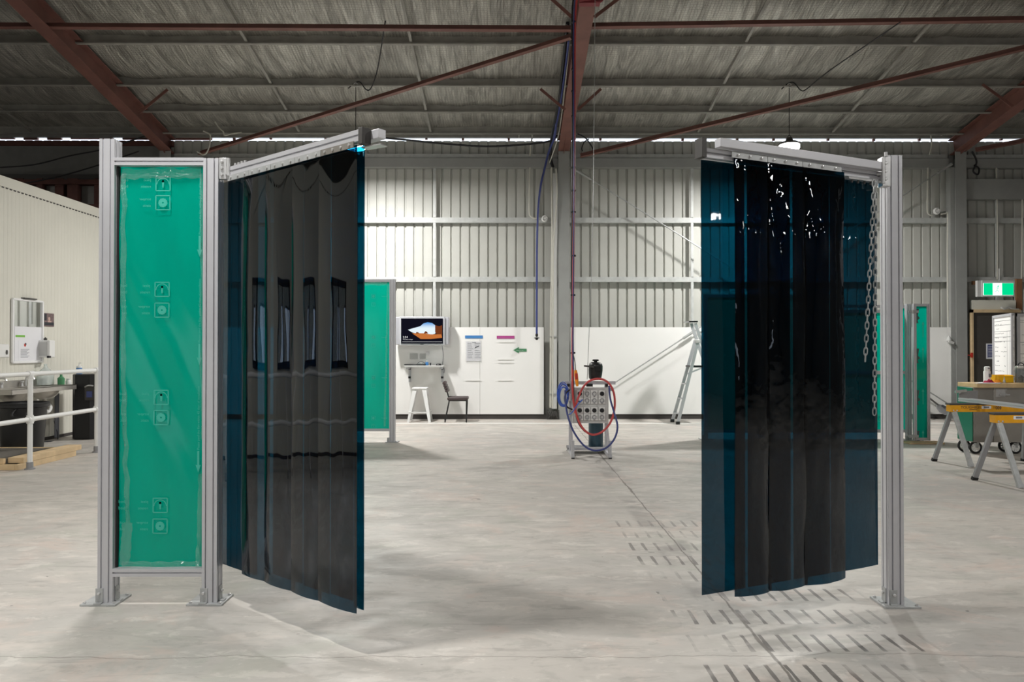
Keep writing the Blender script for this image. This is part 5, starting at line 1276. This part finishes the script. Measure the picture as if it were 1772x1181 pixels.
mb = MB(); pts = [P(1686, 668, 10.5), P(1699, 664.5, 10.8), P(1735, 668, 10.55), P(1730, 671, 10.43), P(1694, 670.5, 10.43)]
for q in pts: q.z = zT + .001
mb.poly(pts, .004, (0, 0, 1)); tag(mb.build('loose_papers', PAPER, smooth=0), 'loose white papers on the left end of the bench', 'paper')
ca = thing('gas_can', 'white can with a narrow top standing on the bench', 'can', (P(1706, 0, 10.76).x, 10.78, zT)); x = ca.location.x
mb = MB(); mb.lathe([(.045, 0), (.047, .01), (.047, .15), (.043, .165)], (x, 10.78, zT), (0, 0, 1), 20); mb.build('body', WHITE, ca)
mb = MB(); mb.lathe([(.038, .165), (.04, .20), (.036, .225), (.02, .23)], (x, 10.78, zT), (0, 0, 1), 18); mb.build('cap', WHITEPL, ca)
mb = MB(); mb.box((x + .012, 10.73, zT + .10), (.04, .008, .05)); mb.box((x, 10.738, zT + .20), (.03, .008, .012)); mb.build('label', INK, ca)
def blob(name, pts, r, mat, label, cat, tp=None):
    mb = MB(); mb.tube(smooth_path(pts, 5), r, 10, taper=tp); return tag(mb.build(name, mat, smooth=70), label, cat)
q = P(1711, 660, 10.6); cl_ = MB()
vs = []; nn = 12
for i in range(nn + 1):
    for j in range(nn + 1):
        u, v = i / nn - .5, j / nn - .5; rr = max(0, 1 - (u * u + v * v) * 4)
        vs.append((q.x + u * .17, q.y + v * .13, zT + .002 + .06 * rr * (.6 + .7 * mnoise.noise(Vector((u * 6, v * 6, 3))))))
cl_.add(vs, [(i * (nn + 1) + j, i * (nn + 1) + j + 1, (i + 1) * (nn + 1) + j + 1, (i + 1) * (nn + 1) + j) for i in range(nn) for j in range(nn)])
cr = tag(cl_.build('cleaning_cloth', CLOTHR, smooth=80), 'crumpled crimson cloth on the bench beside the white can', 'cloth')
q = P(1725, 662.5, 10.6); blob('orange_cutter', [(q.x - .05, q.y - .03, zT + .022), (q.x, q.y - .04, zT + .024), (q.x + .035, q.y, zT + .022)], .022, ORANGE, 'orange handled tool lying between the cloth and the yellow box', 'tool')
yb_ = thing('parts_box', 'open yellow plastic box standing on the bench', 'box', (P(1740, 0, 10.7).x, 10.75, zT))
a, b = P(1727.5, 666, 10.66), P(1754, 649.5, 10.66); zh = b.z - zT
mb = MB(); mb.span((a.x, 10.66, zT), (b.x, 10.86, zT + .008)); mb.span((a.x, 10.66, zT), (b.x, 10.668, zT + zh * .9)); mb.span((a.x, 10.852, zT), (b.x, 10.86, zT + zh)); mb.span((a.x, 10.668, zT), (a.x + .008, 10.852, zT + zh)); mb.span((b.x - .008, 10.668, zT), (b.x, 10.852, zT + zh)); mb.build('body', YELB, yb_, bevel=.003)
mb = MB(); mb.span((a.x - .012, 10.65, zT + zh * .9 - .012), (b.x + .012, 10.66, zT + zh * .9)); mb.build('lip', YELB, yb_)
mb = MB(); q = P(1738, 664, 10.55); mb.lathe([(.015, 0), (.017, .03), (.008, .05), (.005, .085)], (q.x, 10.55, zT), (0, 0, 1), 10); tag(mb.build('oil_bottle', STEEL), 'tiny steel nozzle bottle in front of the yellow box', 'bottle')
jr = thing('drinks_jar', 'smoky clear jar with a steel lid and wire handle on the bench', 'jar', (P(1763, 0, 10.6).x, 10.6, zT)); x = jr.location.x
mb = MB(); mb.lathe([(.07, 0), (.075, .01), (.075, .19), (.07, .21)], (x, 10.6, zT), (0, 0, 1), 26); mb.build('body', SMOKE, jr)
mb = MB(); mb.lathe([(.074, .205), (.076, .22), (.072, .235), (.03, .25), (0, .25)], (x, 10.6, zT), (0, 0, 1), 26); mb.build('lid', STAIN, jr)
mb = MB(); mb.tube(smooth_path([(x - .05, 10.6, zT + .23), (x - .03, 10.59, zT + .28), (x + .02, 10.59, zT + .275), (x + .05, 10.6, zT + .23)]), .007, 8); mb.build('wire_handle', INKD, jr)
mb = MB(); mb.lathe([(.03, 0.012), (.032, .09), (.012, .11)], (x - .01, 10.59, zT), (0, 0, 1), 14); mb.build('strainer', DGREY, jr)
# trestles
def trestle(name, label, xa, yb, zt, first, bh=.088):
    L = 1.08; t = thing(name, label, 'trestle', (xa, yb, 0), 'yellow steel trestles')
    mb = MB(); mb.span((xa - .01, yb - .055, zt - .022), (xa + L + .01, yb + .055, zt)); mb.build('top_rail', DGREY, t, bevel=.003)
    mb = MB(); mb.span((xa, yb - .05, zt - .022 - bh), (xa + L, yb + .05, zt - .022)); bm = mb.build('beam', YEL, t, bevel=.004)
    yf = yb - .0515; mb = MB(); zc = zt - .022 - bh
    if first:
        text_mesh(mb, 'TOUGHBUILT', (xa + .13, yf, zc + .042), (1, 0, 0), (0, 0, 1), .034); mb.span((xa + .24, yf, zc + .026), (xa + .34, yf + .001, zc + .032))
        for k in range(3): mb.poly([(xa + .585 + .022 * k, yf, zc + .075), (xa + .597 + .022 * k, yf, zc + .075), (xa + .61 + .022 * k, yf, zc + .053), (xa + .597 + .022 * k, yf, zc + .031), (xa + .585 + .022 * k, yf, zc + .031), (xa + .598 + .022 * k, yf, zc + .053)])
        text_mesh(mb, 'TB', (xa + .545, yf, zc + .04), (1, 0, 0), (0, 0, 1), .028)
        mb.build('lettering', INKD, bm, smooth=0); mb = MB()
    lx = xa + (.40 if first else .20); mb.span((lx, yf - .001, zc + .04), (lx + .12, yf, zc + .078)); mb.build('sticker', PAPER, bm)
    mb = MB(); mb.box((lx + .06, yf - .0015, zc + .06), (.07, .001, .02)); mb.build('sticker_print', INK, bm)
    mb = MB()
    for xx in (xa + .035, xa + .08): bolt(mb, (xx, yf, zc + .018), (0, -1, 0), .010, .008)
    mb.build('bolt', ZINC, bm)
    for x in (xa + .055, xa + L - .055):
        for sy in (-1, 1):
            top = Vector((x, yb + sy * .03, zt - .022 - bh + .01)); ft = Vector((x + (.09 if sy < 0 else -.11) * (1 if x < xa + .5 else -1), yb + sy * .24, 0.0))
            mb = MB(); mb.bar(top, ft, .055, .035, (0, 1, 0)); lg = mb.build('leg', STEEL if sy < 0 else GREYMET, t, bevel=.003)
            mb = MB(); d = (top - ft).normalized(); mb.bar(ft, ft + d * .04, .06, .04, (0, 1, 0)); mb.build('foot_cap', BLACKM if sy > 0 else STEEL, lg)
    return t
q = P(1641, 698, 9.67); trestle('saw_trestle', 'yellow trestle with black lettering standing nearest the bench', q.x, 9.67, q.z, True)
q2 = P(1717, 714.5, 8.25); trestle('saw_trestle', 'yellow trestle with a white sticker standing nearer the camera', q2.x, 8.25, q2.z, False)
zs2 = max(q.z, q2.z)
al = MB(); a = P(1673, 688, 9.95); b = Vector((6.25, 7.9, a.z))
zA, zB = q.z + .001 + .0225, q2.z + .001 + .0225
def zline(y): return zA + (zB - zA) * (9.67 - y) / (9.67 - 8.25)
for k, (x, lb) in enumerate(((6.02, 'grey aluminium extrusion lying across both trestles, left of the pair'), (6.09, 'grey aluminium extrusion lying across both trestles, right of the pair'))):
    mb = MB(); mb.prism(slot_profile(.045, .045, 1, 1, .009, .010), (x + .02, 7.95, zline(7.95)), (x, 10.0 - .12 * k, zline(10.0 - .12 * k))); tag(mb.build('aluminium_bar', ALU, smooth=0), lb, 'bar', 'aluminium bars on the trestles')
# whiteboards
def board(name, label, a, b, zt, zb, seed, cols):
    "framed board between floor points a and b"
    r = thing(name, label, 'whiteboard', (a[0], a[1], 0)); a = Vector((a[0], a[1], 0)); b = Vector((b[0], b[1], 0)); e = (b - a).normalized(); n = Vector((e.y, -e.x, 0)); L = (b - a).length
    at = lambda u, v, z: a + e * u + n * v + Vector((0, 0, z))
    mb = MB(); mb.bar(at(0, -.01, (zt + zb) / 2), at(L, -.01, (zt + zb) / 2), .02, zt - zb); mb.build('sheet', WHITEP, r, smooth=0)
    mb = MB()
    for u in (.02, L - .02): mb.bar(at(u, 0, .0), at(u, 0, zt), .045, .04, e)
    for z in (zt - .02, zb + .02): mb.bar(at(0, 0, z), at(L, 0, z), .04, .04)
    mb.build('frame', ALU, r)
    rnd = random.Random(seed); mb = MB()
    for z in ((.10, .17, .27, .36, .43) if cols else (.05, .10, .13, .44, .62, .98)): mb.add([at(.04, .0012, zt - z), at(L - .04, .0012, zt - z), at(L - .04, .0012, zt - z - .005), at(.04, .0012, zt - z - .005)], [(0, 1, 2, 3)])
    if cols:
        for u in (L * .72, L * .84): mb.add([at(u, .0012, zt - .27), at(u + .006, .0012, zt - .27), at(u + .006, .0012, zb + .05), at(u, .0012, zb + .05)], [(0, 1, 2, 3)])
    z = .14
    while z < min(zt - zb - .1, 1.3):
        u = .08
        while u < L * (.62 if cols else .9):
            w = rnd.uniform(.03, .10); 
            if rnd.random() < .62: mb.tube([at(u + w * k / 4, .001, zt - z - .02 + rnd.uniform(-.008, .008)) for k in range(5)], .0022, 4)
            u += w + .025
        z += rnd.uniform(.055, .09)
    mb.build('handwriting', INKD, r, smooth=0); return r
qa, qb = P(1719.5, 547, 12.6), P(1756, 543, 11.55)
board('whiteboard', 'left whiteboard panel angled away beside the dark door', (qa.x, qa.y), (qb.x - .03, qb.y), qa.z, .75, 3, True)
board('whiteboard', 'right whiteboard panel facing the camera at the photo edge', (qb.x + .02, qb.y - .01), (qb.x + 1.2, qb.y - .01), qb.z, .75, 8, False)
# exit sign and door poster
ex = thing('exit_sign', 'lit green and white running man exit sign over the dark door', 'sign', (P(1727, 0, 15.3).x, 15.3, P(0, 500, 15.3).z))
a, b = P(1700, 513.5, 15.3), P(1756, 485.5, 15.3)
mb = MB(); mb.span((a.x, 15.3, a.z), (b.x, 15.36, b.z)); mb.span((a.x - .08, 15.33, a.z), (a.x, 15.4, b.z)); mb.rod((P(1726, 0, 15.35).x, 15.34, b.z), (P(1726, 0, 15.35).x, 15.34, b.z + .25), .012, 8); mb.build('housing', GREYPL, ex, smooth=0)
a2, b2 = P(1702, 511, 15.295), P(1753.5, 490.5, 15.295); mb = MB(); mb.use(EXW); mb.span((a2.x, 15.292, a2.z), (b2.x, 15.3, b2.z))
mb.use(EXG); c = P(1718, 500, 15.29).x; c2 = P(1734, 500, 15.29).x
mb.span((a2.x, 15.289, a2.z), (c, 15.292, b2.z)); mb.span((c2, 15.289, a2.z), (b2.x, 15.292, b2.z)); fa = mb.build('lit_face', EXW, ex, smooth=0)
mb = MB(); o = P(1726, 501, 15.288); mb.lathe([(.018, 0), (0, .0005)], o + Vector((.015, 0, .065)), (0, -1, 0), 12)
for p0, p1 in (((.01, .04), (-.005, -.01)), ((.008, .035), (.045, .02)), ((.008, .035), (-.035, .03)), ((-.005, -.01), (.03, -.035)), ((.03, -.035), (.02, -.075)), ((-.005, -.01), (-.03, -.045)), ((-.03, -.045), (-.06, -.045))):
    mb.bar(o + Vector((p0[0], 0, p0[1])), o + Vector((p1[0], 0, p1[1])), .012, .002, (0, 1, 0))
mb.build('running_man', EXG, ex, smooth=0)
po = thing('door_poster', 'navy printed poster fixed to the dark exit door', 'poster', (P(1713, 0, 15.7).x, 15.71, 1.4))
a, b = P(1707, 621.5, 15.71), P(1725, 595, 15.71); mb = MB(); mb.span((a.x, 15.712, a.z), (b.x, 15.718, b.z)); mb.build('sheet', PAPER, po, smooth=0)
mb = MB(); mb.span((a.x + .025, 15.710, a.z + .025), (b.x, 15.712, b.z - .02)); mb.build('print', NAVY, po, smooth=0)
mb = MB(); rnd = random.Random(4)
for k in range(8): mb.span((a.x + .04, 15.709, b.z - .06 - .032 * k), (b.x - rnd.uniform(.0, .06), 15.7098, b.z - .068 - .032 * k))
mb.build('text_lines', PAPER, po, smooth=0)
q = P(1681.5, 615, 15.66); mb = MB(); mb.box(q, (.04, .03, .10)); mb.rod(q, q + Vector((-.09, -.02, 0)), .008, 6); tag(mb.build('door_strike', REDP), 'small red latch on the left jamb of the dark door', 'latch')
q = P(1740, 533, 15.72); mb = MB(); mb.tube(smooth_path([P(1732, 532, 15.7), P(1738, 535, 15.68), P(1745, 532, 15.7), P(1752, 535, 15.7), P(1763, 536, 15.7)]), .020, 8); tag(mb.build('white_bundle', WHITEPL), 'white cable bundle lying on the ledge over the dark door', 'cable')
# shovel leaning by the right wall sheets
sv = thing('grey_shovel', 'grey flat shovel leaning low against the right wall sheets', 'shovel', (P(1625, 0, 15.3).x, 15.3, 0))
mb = MB(); mb.poly([P(1621, 699, 15.45), P(1630, 701, 15.45), P(1641, 712, 15.35), P(1643, 717, 15.3), P(1636, 719, 15.3), P(1626, 714, 15.35), P(1621, 706, 15.4)], .02, (0, 1, 0)); mb.build('blade', GREYMET, sv, smooth=0, bevel=.004)
mb = MB(); mb.tube([P(1585, 677, 15.6), P(1608, 689, 15.55), P(1623, 701, 15.44)], .018, 8); mb.build('handle', DGREY, sv)
mb = MB(); mb.bar(P(1630, 702, 15.43), P(1638, 706, 15.36), .04, .03); mb.build('grip', INKD, sv)
hose('floor_cable', [P(1608, 719, 15.5), F(1625, 724), F(1634, 723), F(1642, 722), F(1655, 727)], .02, HOSEK, 'black cable on the floor under the grey shovel', 'cable')

# ------------------------------------------------------------------ lamps
LZ = 5.20
def lamp(x, y, label, pw):
    l = thing('pendant_lamp', label, 'lamp', (x, y, LZ), 'high bay lamps')
    mb = MB(); mb.lathe([(.0, .16), (.05, .16), (.07, .10), (.15, .075), (.19, .05), (.19, .03), (.17, .02)], (x, y, LZ), (0, 0, 1), 28); mb.build('housing', DGREY, l)
    mb = MB(); mb.lathe([(.178, .025), (.182, -.03), (.165, -.06), (.09, -.082), (0, -.088)], (x, y, LZ), (0, 0, 1), 28); mb.build('lens', LENS, l)
    s = YB - y; zp = zroof(y) - .03
    mb = MB(); mb.torus((x, y, LZ + .18), .025, .006, (0, 1, 0), 14, 6); mb.build('hook', INKD, l)
    mb = MB(); mb.rod((x, y, LZ + .20), (x, y, min(zp, zb_purlin(s) + .02)), .007, 6); mb.build('suspension_cable', HOSEK, l)
    d = bpy.data.lights.new('lamp_light', 'AREA'); d.shape = 'DISK'; d.size = .36; d.energy = pw; d.color = (1, .985, .955)
    o = bpy.data.objects.new('lamp_light', d); COL.objects.link(o); o.location = (x, y, LZ - .10)
    return l
LP = 310
rows = {13.75: 'back', 3.2: 'middle', -4.0: 'rear'}
for y, w in rows.items():
    for x in (-10.75, -2.8, 5.16):
        if (x < WX and y > 0) or (x > 12 and y > 10): continue
        nm = {13.75: 'high bay lamp hanging near the back wall', 3.2: 'high bay lamp hanging over the doorway screens', -4.0: 'high bay lamp hanging behind the camera'}[y]
        sd = {-10.75: 'over the white room', -2.8: 'over the left half of the hall', 5.16: 'over the right half of the hall', 13.1: 'far out on the right'}[x]
        if x == 5.16 and y == 13.75: nm, sd = 'brightly lit high bay lamp on a cable', 'seen just above the right curtain arm'
        lamp(x + (.75 if y == 3.2 else 0), y, nm + ' ' + sd, (LP if y > 10 else 160 if x < 0 else 170) if y > 0 else 230 if x < 0 else 110)
for k, (x, y) in enumerate(((10.5, -1.5), (10.5, -6.5), (15.5, -3.5), (15.5, -9.5), (18.5, -1.0), (10.5, -11), (7, -2.5))):
    lamp(x, y, 'dim high bay lamp far behind the camera on the right', 14)
lamp(-2.6, 5.35, 'high bay lamp hanging just behind the left doorway screen above the photo', 115)
lamp(-11.5, 13.0, 'added unseen fill lamp lightening the stud framing over the white room', 45)  # extra low-power lamp, added to lift the dark end above the white room
rl = bpy.data.lights.new('window_fill_light', 'AREA'); rl.shape = 'RECTANGLE'; rl.size = 1.2; rl.size_y = .6; rl.energy = 260  # unseen area light added inside the white room to brighten its window
ro = bpy.data.objects.new('window_fill_light', rl); COL.objects.link(ro); ro.location = (-11.5, 2.5, 3.85)
for x, lb in ((5.16, 'supply cable looping from the roof to the lit lamp on the right'), (-2.8, 'supply cable looping from the roof to the lamp behind the left curtain arm')):
    q0 = Vector((x, 13.75, zb_purlin(2.25) + .02))
    hose('lamp_cable', [q0 + Vector((-.14, 0, -.06)), q0 + Vector((-.02, 0, .04)), q0 + Vector((.08, -.02, .05)), q0 + Vector((.20, -.05, -.10)), q0 + Vector((.3, -.1, -.08)), q0 + Vector((.5, -.6, .07)), q0 + Vector((.9, -2.2, .22))], .010, HOSEK, lb, 'cable')
    mb = MB(); mb.torus(q0 + Vector((0, -.02, 0)), .035, .01, (0, 1, 0), 14, 6); tag(mb.build('cable_ring', GREYPL), 'small pale ring holding the lamp cable on the ' + ('right' if x > 0 else 'left'), 'ring')
# sky outside
w = bpy.data.worlds.new('sky'); S.world = w; w.use_nodes = True
bg = w.node_tree.nodes['Background']; bg.inputs[0].default_value = (.80, .88, 1.0, 1); bg.inputs[1].default_value = 2.2
# the look
S.view_settings.view_transform = 'Standard'; S.view_settings.look = 'None'; S.view_settings.exposure = 0.0; S.view_settings.gamma = 1.0
S.view_settings.use_curve_mapping = False
S.cycles.use_denoising = True
S.cycles.max_bounces = 10; S.cycles.diffuse_bounces = 4; S.cycles.glossy_bounces = 5; S.cycles.transparent_max_bounces = 24; S.cycles.transmission_bounces = 6
S.cycles.sample_clamp_indirect = 4.0; S.cycles.blur_glossy = .5
